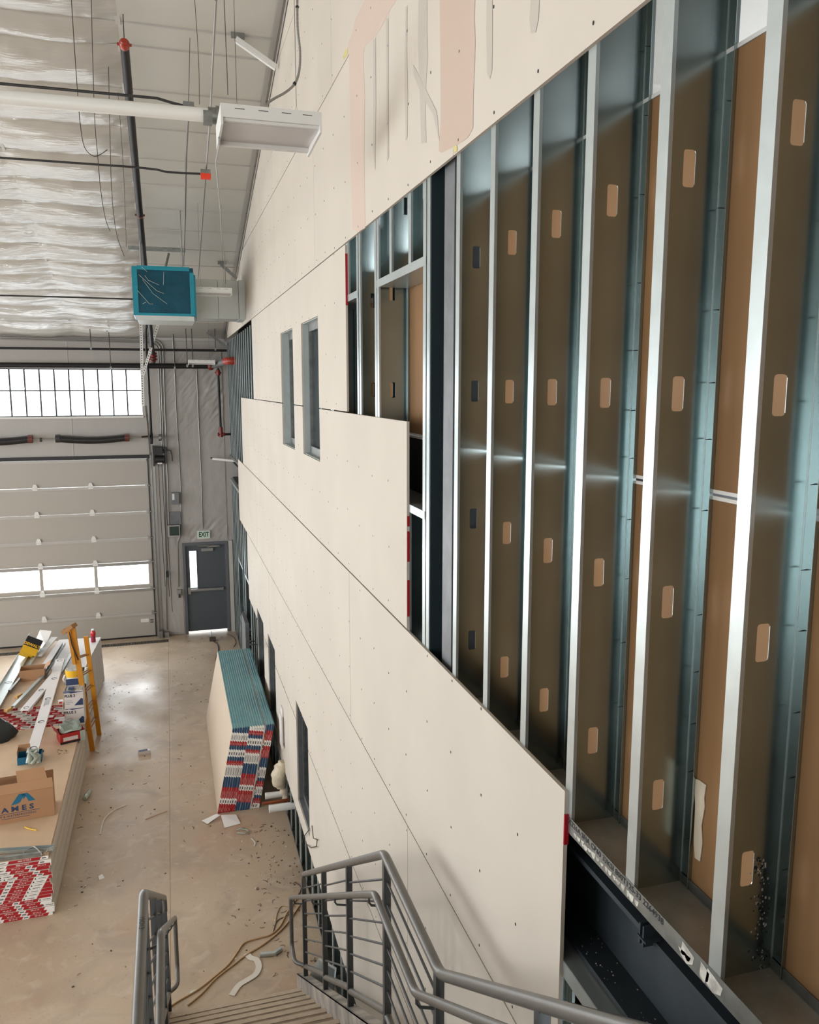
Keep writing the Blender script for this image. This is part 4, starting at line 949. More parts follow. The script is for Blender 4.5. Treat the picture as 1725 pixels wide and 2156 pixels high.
for i in range(NB):
    ux = i*TH/math.cos(TILT); T = lean(xb0+ux); T[2][3] = .0+math.sin(TILT)*TH+.001
    dy = jit(.006)
    if i == 13:
        mb = MB(); mb.T = T; mb.box(.002, .014, ly0-.01+dy, ly0+LLEN, 0, 1.19)
        solo('drywall_sheet', mb, 'board', (xb0+ux, ly0, 0), 'bare single drywall sheet with white end inside the leaning row', 'drywall sheet'); 
    d_ = empty('drywall_bundle', (xb0+ux, ly0, 0), 'teal-edged drywall bundle, %s from the hall side in the row leaning on the boarded wall' % ORD[i], 'drywall bundle', 'leaning drywall bundles')
    if i == 0: d_['label'] = 'outermost bundle of the leaning teal-edged row, its broad pale face towards the hall'; del d_['group']
    if i == NB-1: d_['label'] = 'innermost bundle of the leaning teal-edged row, nearest the boarded wall'; del d_['group']
    x_a = .0 if i != 13 else .016
    mb = MB(); mb.T = T; mb.box(x_a, TH-.0015, ly0+dy, ly0+LLEN+jit(.01), 0, 1.205+jit(.002)); part('boards', mb, 'board' if i else 'board_face', d_)
    mb = MB(); mb.T = T; h2 = TH/2
    mb.box(x_a+.0045 if x_a == 0 else h2, TH-.0028, ly0+.004, ly0+LLEN-.004, 1.20, 1.211); part('paper_edge', mb, 'teal_paper', d_)
    mb = MB(); mb.T = T; z = 0; seg = g0 if i < 7 else (g1 if i < 13 else g2); off = -(i % 7)*.006
    for k, (c, h_) in enumerate(seg):
        za, zb = max(0, z+(off if k else 0)), min(1.205, z+h_+off)
        if k == len(seg)-1: zb = 1.205
        sl = .018
        if zb > za:
            mi = 'rwb'.index(c); y_ = ly0+dy-.0012
            a_, b_ = x_a+.0015, TH-.003
            mb._add([(a_, y_, za+(sl if k else 0)), (b_, y_, za), (b_, y_, zb), (a_, y_, zb+(sl if k < len(seg)-1 else 0)), (a_, y_+.002, za+(sl if k else 0)), (b_, y_+.002, za), (b_, y_+.002, zb), (a_, y_+.002, zb+(sl if k < len(seg)-1 else 0))],
                    [(0, 1, 2, 3), (0, 4, 5, 1), (1, 5, 6, 2), (3, 2, 6, 7), (0, 3, 7, 4)], mi)
            if c == 'w' and zb-za > .06:
                if h_ < .11: mb.box((a_+b_)/2-.006, (a_+b_)/2+.006, y_-.0006, y_, (za+zb)/2-.018, (za+zb)/2+.022, 3)
                else:
                    mb.box(a_+.005, a_+.008, y_-.0006, y_, za+.03, zb-.02, 3); mb.box(a_+.014, a_+.020, y_-.0006, y_, za+.03, zb-.03, 3)
            if c == 'r':
                mb.box((a_+b_)/2-.0012, (a_+b_)/2+.0012, y_-.0006, y_, za+.02, zb-.05, 1) if h_ > .12 else mb.box((a_+b_)/2-.003, (a_+b_)/2+.002, y_-.0006, y_, (za+zb)/2-.006, (za+zb)/2+.006, 1)
        z += h_
    part('end_tape', mb, ['tape_red', 'tape_white', 'tape_blue', 'print_black'], d_)
    # side tape on the joint between each pair
pp = empty('floor_papers', (.42, 10.35, 0), 'folded white papers on the floor at the foot of the leaning bundles', 'paper')
pg = [P(a, b, Z=.006) for a, b in ((425, 1728), (437, 1734), (462, 1717), (458, 1713))]
mb = MB(); q = [P(425, 1728, Z=.01), P(437, 1735, Z=.01), P(464, 1716, Z=.045), P(455, 1714, Z=.045)]; mb.prism([*q], (0, 0, .002)); part('sheet', mb, 'paper', pp)
mb = MB(); q = [P(465, 1716, Z=.045), P(473, 1743, Z=.006), P(507, 1734, Z=.006), P(497, 1715, Z=.02)]; mb.prism(q, (0, 0, .002)); part('sheet', mb, 'paper', pp)
mb = MB(); mb.tube([P(a, b, Z=.02) for a, b in ((497, 1747), (505, 1745), (518, 1746), (524, 1751), (515, 1755), (500, 1753))], .008, 6); solo('plastic_wrap_scrap', mb, 'bag_clear', P(510, 1750, Z=0), 'clear plastic scrap on the floor beside the folded papers', 'plastic')
mb = MB(); c = Vector(P(486, 1697, Z=.06)); 
for k in range(7): mb.tube([c+Vector((jit(.07), -.03+jit(.02), jit(.05))), c+Vector((jit(.07), -.04, jit(.05))), c+Vector((jit(.07), -.03, -.05))], .016, 6)
solo('torn_wrap', mb, 'tape_red', tuple(c), 'crumpled torn red wrap at the bottom of the leaning bundles', 'wrapping')
# offcut standing at the bundle, loose pipes, bag
A = P(582, 1560, X=1.25); of = MB(); of.box(1.225, 1.245, 10.05, 10.22, 1.10, 1.66); 
so = solo('trim_board', MB().box(1.262, 1.280, 10.30, 10.52, .98, 1.42).box(1.281, 1.299, 10.33, 10.50, 1.05, 1.52), 'carton_white', (1.25, 10, 0), 'pale board offcut standing upright between the leaning bundles and the window', 'board offcut')
solo('trim_board', MB().box(1.22, 1.29, 15.1, 15.9, .0, 1.35), 'primer_grey', (1.25, 15.5, 0), 'grey board offcut standing by the bare studs beyond the bundles', 'board offcut')
for (px_, py_, yy_, m, lb, r_, z_) in ((560, 1676, 10.42, 'white_pipe', 'upper white plastic pipe stub poking out under the boarded wall', .042, .43), (568, 1703, 9.95, 'white_pipe', 'lower white plastic pipe stub poking out under the boarded wall', .048, .22), (553, 1692, 10.2, 'copper', 'brown copper pipe between the two white pipe stubs', .022, .33)):
    q = P(px_, py_, Y=yy_); q2 = (1.62, q[1], q[2])
    o_ = empty('pipe_stub', q, lb, 'pipe'); mb = MB().cyl(q, q2, r_, 14); part('pipe', mb, m, o_)
    part('pipe_cap', MB().cyl((q[0]-.008, q[1], q[2]), (q[0]+.03, q[1], q[2]), r_*1.06, 14), m, o_)
q = P(590, 1640, X=1.24); mb = MB(); q = Vector(q)
bp_ = smooth([q+Vector((.05, 0, .24)), q+Vector((.02, 0, .16)), q+Vector((-.02, -.02, .02)), q+Vector((.01, 0, -.08)), q+Vector((.05, 0, -.18)), q+Vector((.08, 0, -.32))], 4)
mb.tube(bp_, .09, 12, rs=[.05+.055*math.sin(math.pi*min(1, k/14))+.012*math.sin(k*2.1) for k in range(len(bp_))])
solo('plastic_bag', mb, 'bag_cream', tuple(q), 'cream plastic sheeting bunched in the stud wall above the pipe stubs', 'plastic bag')
mb = MB().tube([P(a, b, X=1.28) for a, b in ((652, 1745), (640, 1762), (636, 1776))], .005, 5); mb.tube([P(a, b, X=1.28) for a, b in ((657, 1738), (660, 1765), (668, 1768), (667, 1782), (655, 1785), (647, 1778))], .005, 5)
solo('loose_cable', mb, 'cord_dark', P(652, 1760, X=1.28), 'thin dark cable ends hanging from the wall under the nearest low window', 'cable')
mb = MB().cyl(P(523, 1350, X=1.0), P(537, 1350, X=1.29), .012, 6).cyl(P(525, 1357, X=1.0), P(540, 1357, X=1.29), .012, 6)
solo('rebar_stub', mb, 'steel_dark', P(530, 1354, X=1.2), 'pair of thin steel rods sticking out of the wall above the teal bundle edges', 'rod')

# ------------------------------------------------------------------ drywall piles on the floor
LET = {}
def letmesh(txt, size, m, squeeze=1):
    k = (txt, size, m)
    if k not in LET:
        cu = bpy.data.curves.new('t', 'FONT'); cu.body = txt; cu.size = size; cu.align_x = 'CENTER'; cu.align_y = 'CENTER'; cu.resolution_u = 1; cu.offset = .0005
        ob = bpy.data.objects.new('t', cu); COL.objects.link(ob); dg = bpy.context.evaluated_depsgraph_get(); me = bpy.data.meshes.new_from_object(ob.evaluated_get(dg))
        bpy.data.objects.remove(ob)
        for v_ in me.vertices: x_, y_ = v_.co.x, v_.co.y; v_.co = (x_*squeeze, -.0002, y_)
        me.materials.clear(); me.materials.append(MATS[m]); me.name = 'lettering'; LET[k] = me
    return LET[k]
def pile(x1, y0, L_, n, th, rot, label, group, label0, labelN, offs, letters=True, wid=1.22):
    """two-board bundles lying flat; (x1, y0) = near right corner"""
    Rz = Matrix.Translation((x1, y0, 0)) @ Matrix.Rotation(rot, 4, 'Z')
    rr = random.Random(n)
    for i in range(n):
        dx, dy = rr.choice((-.02, -.010, 0, .005, .009))+rr.uniform(-.004, .004), rr.uniform(-.010, .008)
        if i >= n-1: dy += .012
        z0_ = i*th; org = tuple(Rz @ Vector((dx, dy, z0_)))
        d_ = empty('drywall_bundle', org, label0 if i == 0 else (labelN if i == n-1 else label % ORD[i]), 'drywall bundle', None if i in (0, n-1) else group)
        mb = MB(); mb.T = Rz; mb.box(-wid+dx, dx, dy, L_+dy+rr.uniform(-.02, .02), z0_+.0008, z0_+th*.5-.0006).box(-wid+dx, dx-.001, dy, L_+dy, z0_+th*.5+.0006, z0_+th-.0008)
        part('boards', mb, 'board_tan' if i == n-1 else 'board', d_)
        mb = MB(); mb.T = Rz; o_, sl = offs[i]
        seq = [('w', .15, 'logo'), ('r', .19, 'a'), ('w', .07, 'u'), ('r', .19, 'b'), ('w', .15, 'logo'), ('r', .32, 't'), ('w', .07, 'u')]
        per = sum(q[1] for q in seq); x = -wid-per+o_ % per-dx
        zt, zb = z0_+th-.002, z0_+.0015; k_ = .018
        mb.box(-wid+dx, dx, dy-.001, dy+.001, z0_+.001, z0_+th-.001, 1)
        lets = []
        while x < 0:
            for c, w_, kind in seq:
                a, b = max(x, -wid+.01), min(x+w_, -.004)
                if b-a > .015:
                    xa, xb = a+dx, b+dx; s1 = k_ if x > -wid+.02 else 0; s2 = k_ if x+w_ < -.01-k_ else 0
                    if c == 'r': mb._add([(xa, dy-.0018, zb), (xb, dy-.0018, zb), (xb+s2, dy-.0018, zt), (xa+s1, dy-.0018, zt)], [(0, 1, 2, 3)], 0)
                    full = b-a > w_*.8; xc = (xa+xb)/2+k_*.5; zc = (zt+zb)/2
                    if full and letters:
                        if kind in 'ab': lets.append(('5/8" x 4\' x 12\'' , .019, 'tape_white', xc, zc))
                        elif kind == 't': lets.append(('FIREBLOC TYPE X', .021, 'tape_white', xc, zc))
                        elif kind == 'logo': lets.append(('americangypsum', .014, 'print_black', xc+.012, zc)); mb._add([(xc-.066, dy-.0018, zc-.010), (xc-.046, dy-.0018, zc-.010), (xc-.056, dy-.0018, zc+.011)], [(0, 1, 2)], 2)
                        else: mb.box(xc-.022, xc+.022, dy-.0022, dy-.0018, zc-.007, zc+.007, 3)
                    elif full:
                        if kind == 'logo': mb.box(xc-.05, xc+.05, dy-.0022, dy-.0018, zc-.004, zc+.004, 2)
                        elif kind in 'abt': mb.box(xc-.05, xc+.05, dy-.0022, dy-.0018, zc-.003, zc+.003, 1)
                x += w_
        e_ = part('end_tape', mb, ['tape_red', 'tape_white', 'print_black', 'primer_grey'], d_)
        for (t_, s_, m_, xc, zc) in lets:
            o2 = bpy.data.objects.new('lettering', letmesh(t_, s_, m_, .8)); o2.parent = e_
            w_ = Rz @ Vector((xc, dy-.0026, zc)); o2.location = w_-Vector(org); o2.rotation_euler = (0, 0, rot); COL.objects.link(o2)
offA = []
for i in range(19):
    if i < 6: offA.append((.55-.018*i, 1))
    elif i < 13: offA.append((.30+.021*(i-6), 1))
    elif i < 17: offA.append((.72-.035*(i-13), 1))
    else: offA.append((.02+.018*(i-17), 1))
pile(-1.444, 8.975, 3.68, 19, .0368, 0.0, 'red and white taped drywall bundle, %s up from the floor in the near pile', 'bundles in the near drywall pile',
     'lowest red-taped drywall bundle of the near pile, on the concrete', 'topmost tan-faced bundle of the near pile, under the open cartons', offA)
offB = [(.1+.03*((i*5) % 7)+.5*(i // 6), 1) for i in range(23)]
pile(-1.755, 13.08, 3.45, 23, .0378, -math.radians(4.3), 'red and white taped drywall bundle, %s up from the floor in the far pile', 'bundles in the far drywall pile',
     'lowest drywall bundle of the far pile, on the concrete', 'topmost bundle of the far pile, under the long metal studs', offB, letters=False)
ZA, ZB = 19*.0368, 23*.0378
# white wrap over the far end of the far pile
def FB(x, y, z=0): # frame of the far pile
    v_ = Matrix.Translation((-1.755, 13.08, 0)) @ Matrix.Rotation(-math.radians(4.3), 4, 'Z') @ Vector((x, y, z)); return tuple(v_)
mb = MB(); ks = 14
for k in range(ks):
    ya, yb_ = 1.7+1.8*k/ks, 1.7+1.8*(k+1)/ks; b_ = .02+.012*(k % 2); c_ = .02+.012*((k+1) % 2)
    mb.prism([FB(b_, ya, ZB+.004), FB(c_, yb_, ZB+.004), FB(c_+.03, yb_, .015), FB(b_+.03, ya, .015)], (-.006, 0, 0))
mb.prism([FB(-.75, 1.75, ZB+.004), FB(.025, 1.75, ZB+.004), FB(.025, 3.5, ZB+.004), FB(-.75, 3.5, ZB+.004)], (0, 0, .004))
solo('pile_wrapper', mb, 'paper', FB(0, 2.5, 0), 'white wrapping sheet over the far corner of the far drywall pile', 'wrapping')
def onB(px, py, dz=0): return P(px, py, Z=ZB+dz)
def onA(px, py, dz=0): return P(px, py, Z=ZA+dz)

# long steel studs lying over the piles
def channel(a, b, w_, h_, m, name, label, holes=0, up=True, group=None):
    a, b = Vector(a), Vector(b); d = (b-a); L_ = d.length; d.normalize(); s_ = d.cross(Vector((0, 0, 1))).normalized(); u = s_.cross(d)
    T = Matrix(((s_.x, d.x, u.x, a.x), (s_.y, d.y, u.y, a.y), (s_.z, d.z, u.z, a.z), (0, 0, 0, 1)))
    o_ = empty(name, tuple(a), label, 'metal stud', group); t = .002
    mb = MB(); mb.T = T
    zw = h_-t if not up else 0
    mb.box(-w_/2, w_/2, 0, L_, zw, zw+t); mb.box(-w_/2, -w_/2+t, 0, L_, 0, h_); mb.box(w_/2-t, w_/2, 0, L_, 0, h_)
    part('channel', mb, m, o_)
    for k in range(holes):
        yc = .12+(L_-.2)*k/max(1, holes-1) if holes > 1 else L_/2
        mb = MB(); mb.T = T; zz = zw+t if not up else t
        mb.prism([(w_*.30*math.cos(q)*1.0, yc+.045*math.sin(q), zz+.0006) for q in [j*math.pi/6 for j in range(12)]], (0, 0, .0008)); part('punched_slot', mb, 'steel_dark', o_)
        mb = MB(); mb.T = T; mb.prism([(w_*.22*math.cos(q)+.006, yc-.01+.026*math.sin(q), zz+.0015) for q in [j*math.pi/4 for j in range(8)]], (0, 0, .0008)); part('punched_slot', mb, m, o_)
    return o_, T
cA = channel(onA(68, 1588, .10), onB(127, 1391, .10), .15, .035, 'carton_white', 'metal_stud', 'longest pale stud with oval slots reaching from the far pile to the blue carton', 5, False)
tt = Vector(onB(100, 1478, .14)); 
cB = channel(onB(50, 1501, .02), onB(118, 1420, .04), .13, .035, 'carton_white', 'metal_stud', 'short pale stud with oval slots lying beside the longest one', 3, False)
channel(onB(-25, 1510, .01), onB(52, 1378, .01), .20, .035, 'galv', 'metal_stud', 'wide bluish steel channel at the left edge of the far pile', 1, True)
channel(onB(28, 1493, .015), onB(91, 1427, .03), .055, .05, 'galv', 'metal_stud', 'bright narrow steel stud between the channel and the pale studs', 0, False)
channel(onB(92, 1428, .03), onB(135, 1358, .05), .05, .05, 'galv_dull', 'metal_stud', 'dark narrow stud continuing behind the brown carton', 0, True)
channel(onB(128, 1420, .02), onB(158, 1366, .06), .05, .04, 'galv_dull', 'metal_stud', 'thin steel stud leaning up behind the ladder', 0, False)
channel(onB(20, 1458, .03), onB(44, 1430, .03), .04, .04, 'galv_dull', 'metal_stud', 'short dark stud piece under the brown carton', 0, False)
channel(onB(62, 1400, .03), onB(86, 1362, .05), .06, .02, 'galv', 'metal_stud', 'light blue steel strip under the yellow and black pail', 0, True)
channel(onB(80, 1384, .02), onB(115, 1343, .12), .12, .02, 'white_paint', 'metal_stud', 'white flat trim with blue film lying next to the pail', 0, False)
channel(onA(-12, 1796, .004), onA(113, 1788, .004), .07, .035, 'galv', 'metal_stud', 'bright steel stud lying across the near end of the near pile, back one', 0, True)
channel(onA(-12, 1812, .002), onA(90, 1800, .002), .05, .035, 'galv_dull', 'metal_stud', 'bright steel stud lying across the near end of the near pile, front one', 0, False)
for tx, q in (('MEMBER 362 S 125', (-.025)), ('STEEL STUD', 0.0), ('20 GA 33 KSI', .025)):
    c = cA[1] @ Vector((q, 1.62, .0365)); d_ = (cA[1].to_3x3() @ Vector((0, 1, 0))); s_ = (cA[1].to_3x3() @ Vector((1, 0, 0)))
    text(tx, .03, tuple(c), tuple(d_), tuple(-s_), 'print_black', cA[0])

# yellow stepladder standing between piles and aisle
la = empty('stepladder', P(195, 1581, Z=0), 'yellow fibreglass stepladder standing folded beside the far drywall pile', 'ladder')
A0 = Vector(P(195, 1581, Z=0)); B0 = Vector(P(209, 1547, Z=0)); A1 = Vector(P(153, 1322, Y=13.05)); B1 = Vector(P(181, 1340, Y=13.62))
def rail(a, b, w_, d_, m, nm='side_rail'):
    ax = (b-a).normalized(); y_ = (B0-A0).normalized(); y_ = (y_-ax*y_.dot(ax)).normalized(); x_ = y_.cross(ax)
    mb = MB(); vs_ = [a+x_*sx*w_/2+y_*sy*d_/2 for sx, sy in ((-1, -1), (1, -1), (1, 1), (-1, 1))]+[b+x_*sx*w_/2+y_*sy*d_/2 for sx, sy in ((-1, -1), (1, -1), (1, 1), (-1, 1))]
    mb._add([tuple(q) for q in vs_], [(3, 2, 1, 0), (4, 5, 6, 7), (0, 1, 5, 4), (1, 2, 6, 5), (2, 3, 7, 6), (3, 0, 4, 7)]); return part(nm, mb, m, la)
rail(A0, A1, .075, .035, 'ladder_yellow'); rail(B0, B1, .07, .035, 'ladder_yellow')
off = Vector((-.055, -.03, 0)); rail(A0*.28+A1*.72+off, A1+off, .045, .03, 'ladder_yellow', 'rear_rail')
for k, t in enumerate((.17, .33, .475, .615, .76)):
    a = A0+(A1-A0)*t; b = B0+(B1-B0)*(t*1.08)
    for o_ in (Vector((0, 0, 0)), Vector((-.045, .0, .01))): part('rung', MB().cyl(a+o_, b+o_, .012, 8), 'ladder_cap', la)
mb = MB(); c = A1; mb.T = rotz(tuple(c), -25, 0, -35); mb.box(-.16, .05, -.07, .07, -.01, .05); mb.box(-.15, -.1, -.06, .06, .05, .06); part('top_cap', mb, 'ladder_cap', la)
mb = MB().tube([A1+off, A1+Vector((-.02, -.05, -.25)), A1*.75+A0*.25+Vector((.01, -.02, 0))], .01, 6); part('spreader', mb, 'steel_dark', la)

# cartons and clutter
def carton(loc, w_, d_, h_, rot, m, label, flaps=(), min_='cardboard_in'):
    o_ = empty('carton', loc, label, 'box'); T = rotz(loc, rot); mb = MB(); mb.T = T; mb.openbox(w_, d_, h_); part('box_body', mb, m, o_)
    mb = MB(); mb.T = T; mb.box(-w_/2+.006, w_/2-.006, -d_/2+.006, d_/2-.006, .005, .008); part('box_inside', mb, min_, o_)
    for side, ang, le in flaps:
        mb = MB(); s_ = {'f': 0, 'r': 90, 'b': 180, 'l': 270}[side]; ww, dd_ = (w_, d_) if side in 'fb' else (d_, w_)
        mb.T = T @ Matrix.Rotation(math.radians(s_), 4, 'Z') @ Matrix.Translation((0, -dd_/2, h_)) @ Matrix.Rotation(math.radians(ang), 4, 'X')
        mb.box(-ww/2, ww/2, -.003, 0, 0, le); part('flap', mb, m, o_)
    return o_, T
ca, T = carton((-1.955, 10.02, ZA), .86, .36, .36, 6, 'cardboard', 'big open brown carton with a blue mountain logo, on the near pile', (('f', 18, .0), ('b', -4, .06)))
mb = MB(); mb.T = T; hh = .36
mb.prism([(-.43, -.18, hh), (.43, -.18, hh), (.425, -.10, hh+.085), (-.43, -.10, hh+.085)], (0, .004, 0)); part('flap', mb, 'cardboard', ca)
mb = MB(); mb.T = T; mb.prism([(.05, -.10, hh+.086), (.37, -.10, hh+.086), (.34, .02, hh+.18), (.03, .02, hh+.18)], (0, .004, 0)); part('flap', mb, 'cardboard', ca)
nrm = T.to_3x3(); R_ = tuple(nrm @ Vector((1, 0, 0)))
def onface(u, v_): return tuple(T @ Vector((u, -.1815, v_)))
cxl = .10
mb = MB(); mb.T = T; yf = -.1812
for pl in ([(-.04+cxl, .34), (.055+cxl, .34), (.135+cxl, .235), (.06+cxl, .235), (.035+cxl, .30), (.01+cxl, .27), (.0+cxl, .29)], [(-.04+cxl, .34), (.0+cxl, .29), (-.03+cxl, .24), (-.06+cxl, .225), (-.13+cxl, .215)]):
    mb.prism([(a, yf, b) for a, b in pl], (0, .001, 0))
mb.prism([(-.012+cxl, yf, .338), (.03+cxl, yf, .338), (.035+cxl, yf, .30), (.012+cxl, yf, .315), (-.005+cxl, yf, .29)], (0, .001, 0)); part('logo', mb, 'logo_blue', ca)
text('A M E S', .085, onface(.04, .165), R_, (0, 0, 1), 'navy', ca, squeeze=1.25, bold=.003)
mb = MB(); mb.T = T; mb.box(-.25, .27, yf, yf+.001, .115, .121); mb.box(-.14, .16, yf, yf+.001, .055, .060); part('printed_rule', mb, 'navy', ca)
text('TAPE & WATERPROOFING', .038, onface(.01, .088), R_, (0, 0, 1), 'navy', ca, squeeze=1.0)
cb_, Tb = carton(onA(64, 1601), .30, .22, .10, 4, 'logo_blue', 'small blue carton holding bunched clear plastic, behind the big brown carton', (), 'cardboard_in')
mb = MB(); mb.T = Tb; mb.box(-.15, .0, .11, .114, .06, .20); mb.box(-.154, -.15, -.06, .11, .06, .17); part('flap', mb, 'cardboard', cb_)
mb = MB(); q = Vector(onA(70, 1596, .12)); 
for k in range(9): mb.tube([q+Vector((jit(.08), jit(.05), -.06)), q+Vector((jit(.09), jit(.06), .03)), q+Vector((jit(.07), jit(.05), .12))], .03, 7, rs=[.03, .035, .012])
solo('clear_plastic_wrap', mb, 'bag_clear', tuple(q), 'bunched clear plastic in the small blue carton', 'plastic')
cr, Tr = carton(onA(150, 1556), .34, .26, .15, 18, 'carton_red', 'open red carton lined with a clear bag, on the far corner of the near pile', (('l', 40, .12),), 'cardboard_in')
mb = MB(); mb.T = Tr; mb.box(-.171, .171, -.1312, -.130, .0, .03); part('print_band', mb, 'print_black', cr)
mb = MB(); mb.T = Tr; mb.box(-.13, .07, -.1316, -.130, .04, .095); part('label_sticker', mb, 'carton_white', cr)
mb = MB(); mb.T = Tr; mb.box(.10, .171, -.1318, -.130, .0, .15); mb.box(.1705, .172, -.13, -.09, 0, .15); part('tape', mb, 'bag_clear', cr)
mb = MB(); mb.T = Tr; n_ = 16; ring = []
for k in range(n_):
    a = 2*math.pi*k/n_; ring.append((.155*math.cos(a), .115*math.sin(a), .15+.015*math.sin(3*a)))
top = [(x*.9+.01*math.cos(5*i), y*.85, .20+.012*math.sin(i*1.7)+(.05 if y > 0 else -.02)) for i, (x, y, z) in enumerate(ring)]
mid = [(x*.45, y*.45, .13+.01*math.sin(i)) for i, (x, y, z) in enumerate(ring)]
mb._add(ring+top+mid, [(i, (i+1) % n_, n_+(i+1) % n_, n_+i) for i in range(n_)]+[(n_+i, n_+(i+1) % n_, 2*n_+(i+1) % n_, 2*n_+i) for i in range(n_)]+[tuple(range(2*n_, 3*n_))], 0, True)
part('bag_liner', mb, 'bag_clear', cr)
# boxed compound beside the far pile
bx0, by0 = -1.58, 12.98
zz = [0.0, .60, .89, 1.155]
o_ = empty('carton', (bx0, by0, 0), 'plain brown carton at the bottom of the stack by the ladder', 'box'); part('box_body', MB().box(bx0-.13, bx0+.03, by0-.10, by0+.14, .0, .30).box(bx0-.13, bx0+.05, by0-.12, by0+.14, .302, .60), 'cardboard', o_)
for i, lb in ((1, 'lower closed white and blue carton in the stack by the ladder'), (2, 'upper white and blue carton in the stack by the ladder, its top open')):
    z_, z1_ = zz[i]+.002, zz[i+1]; o_ = empty('carton', (bx0, by0, z_), lb, 'box'); mb = MB()
    if i == 1: mb.box(bx0-.135, bx0+.135, by0-.12, by0+.15, z_, z1_)
    else: mb.T = Matrix.Translation((bx0, by0+.015, z_)); mb.openbox(.27, .27, z1_-z_)
    part('box_body', mb, 'carton_white', o_)
    mb = MB(); yf = by0-.1212; mb.prism([(bx0+.0, yf, z_+.03), (bx0+.13, yf, z_+.03), (bx0+.13, yf, z_+.13), (bx0+.10, yf, z_+.14), (bx0+.085, yf, z_+.12)], (0, .001, 0)); part('printed_shape', mb, 'logo_blue' if 0 else 'navy', o_)
    mb = MB(); mb.prism([(bx0-.13, yf, z1_-.025), (bx0-.07, yf, z1_-.02), (bx0-.04, yf, z1_-.035), (bx0+.13, yf, z1_-.02), (bx0+.13, yf, z1_-.013), (bx0-.13, yf, z1_-.013)], (0, .001, 0)); mb.box(bx0-.12, bx0-.03, yf, yf+.001, z_+.11, z_+.114).box(bx0-.12, bx0-.01, yf, yf+.001, z_+.085, z_+.089).box(bx0-.12, bx0-.06, yf, yf+.001, z_+.06, z_+.064); part('printed_rule', mb, 'navy', o_)
    text('PLUS 3', .058, (bx0-.055, yf-.0005, z1_-.075), (1, 0, 0), (0, 0, 1), 'print_black', o_, squeeze=.9, bold=.002)
    if i == 2:
        part('flap', MB().box(bx0-.13, bx0+.13, by0+.15, by0+.155, z1_, z1_+.10), 'navy', o_)
        part('flap', MB().box(bx0-.14, bx0+.02, by0-.18, by0-.10, z1_, z1_+.004).box(bx0-.08, bx0+.0, by0-.05, by0+.03, z1_, z1_+.02), 'navy', o_)
        part('contents', MB().box(bx0-.12, bx0+.12, by0-.10, by0+.13, z1_-.05, z1_-.01), 'dusty_white', o_)
# pail with yellow lid and bits on the far pile
q = onB(157, 1437); pa_ = empty('pail', q, 'white pail with a yellow rim behind the carton stack', 'bucket')
part('pail_body', MB().cyl((q[0], q[1], q[2]), (q[0], q[1], q[2]+.13), .115, 20, r2=.125), 'white_paint', pa_)
part('pail_rim', MB().cyl((q[0], q[1], q[2]+.13), (q[0], q[1], q[2]+.24), .13, 20, r2=.135), 'yellow', pa_); part('pail_rim_top', MB().cyl((q[0], q[1], q[2]+.24), (q[0], q[1], q[2]+.25), .125, 20), 'dusty_white', pa_)
part('handle', MB().tube([(q[0]-.13, q[1]-.04, q[2]+.16), (q[0]-.16, q[1]-.06, q[2]+.10), (q[0]-.14, q[1]-.05, q[2]+.01)], .018, 8), 'white_paint', pa_)
q = onB(184, 1437); pa_ = empty('spray_bottle', q, 'clear plastic jug seen between the ladder rails', 'bottle')
part('bottle_body', MB().tube([(q[0], q[1], q[2]), (q[0], q[1], q[2]+.16), (q[0], q[1], q[2]+.2), (q[0], q[1], q[2]+.26)], .05, 12, rs=[.055, .06, .05, .02]), 'bag_clear', pa_)
q = FB(-.07, 3.22, ZB+.008); bt = empty('juice_bottle', q, 'red drink bottle with white cap on the wrapped corner of the far pile', 'bottle'); x, y, z = q
part('bottle_body', MB().tube([(x, y, z), (x, y, z+.02), (x, y, z+.13)], .04, 14, rs=[.042, .045, .042]), 'bottle_pink', bt)
part('bottle_label', MB().tube([(x, y, z+.13), (x, y, z+.19), (x, y, z+.23)], .05, 14, rs=[.048, .05, .03]), 'bottle_red', bt); part('cap', MB().cyl((x, y, z+.23), (x, y, z+.255), .028, 10), 'white_paint', bt)
q = Vector(onB(58, 1378, .09)); de = empty('pail', tuple(q), 'black and yellow pail lying on the far pile beside white trim', 'bucket')
up_ = Vector((.28, .25, .30)).normalized(); mb = MB(); mb.T = Matrix.Translation(q) @ Vector((0, 0, 1)).rotation_difference(Vector((.32, .75, .62))).to_matrix().to_4x4() @ Matrix.Rotation(math.radians(12), 4, 'Z')
mb.T = mb.T @ Matrix.Scale(.86, 4); TD = mb.T.copy(); mb.box(-.16, .16, -.03, .15, 0, .17); part('pail_base', mb, 'yellow', de)
mb = MB(); mb.T = TD; mb.box(-.162, .162, -.032, .152, .17, .40); part('pail_top', mb, 'print_black', de)
cD = TD @ Vector((0, -.033, .22)); rD = TD.to_3x3() @ Vector((1, 0, 0)); uD = TD.to_3x3() @ Vector((0, 0, 1))
text('DEWALT', .075, tuple(cD), tuple(rD), tuple(uD), 'yellow', de, squeeze=.95, bold=.003)
mb = MB(); mb.T = TD; mb.tube([(-.16, -.02, .38), (-.16, .05, .50), (-.12, .10, .56)], .008, 6); part('handle', mb, 'white_paint', de)
mb = MB(); a, b, c, d = onB(74, 1352, .02), onB(96, 1360, .02), onB(108, 1331, .25), onB(84, 1329, .25); mb.prism([a, b, c, d], (0, .02, .02)); solo('foam_board', mb, 'white_paint', a, 'bright white foam board propped behind the black and yellow pail', 'board')
mb = MB(); a, b, c, d = onB(76, 1362, .02), onB(86, 1372, .02), onB(96, 1357, .12), onB(86, 1348, .14); mb.prism([a, b, c, d], (0, .0, .03)); solo('foam_block', mb, 'carton_white', a, 'grey-white block leaning on the black and yellow pail', 'block')
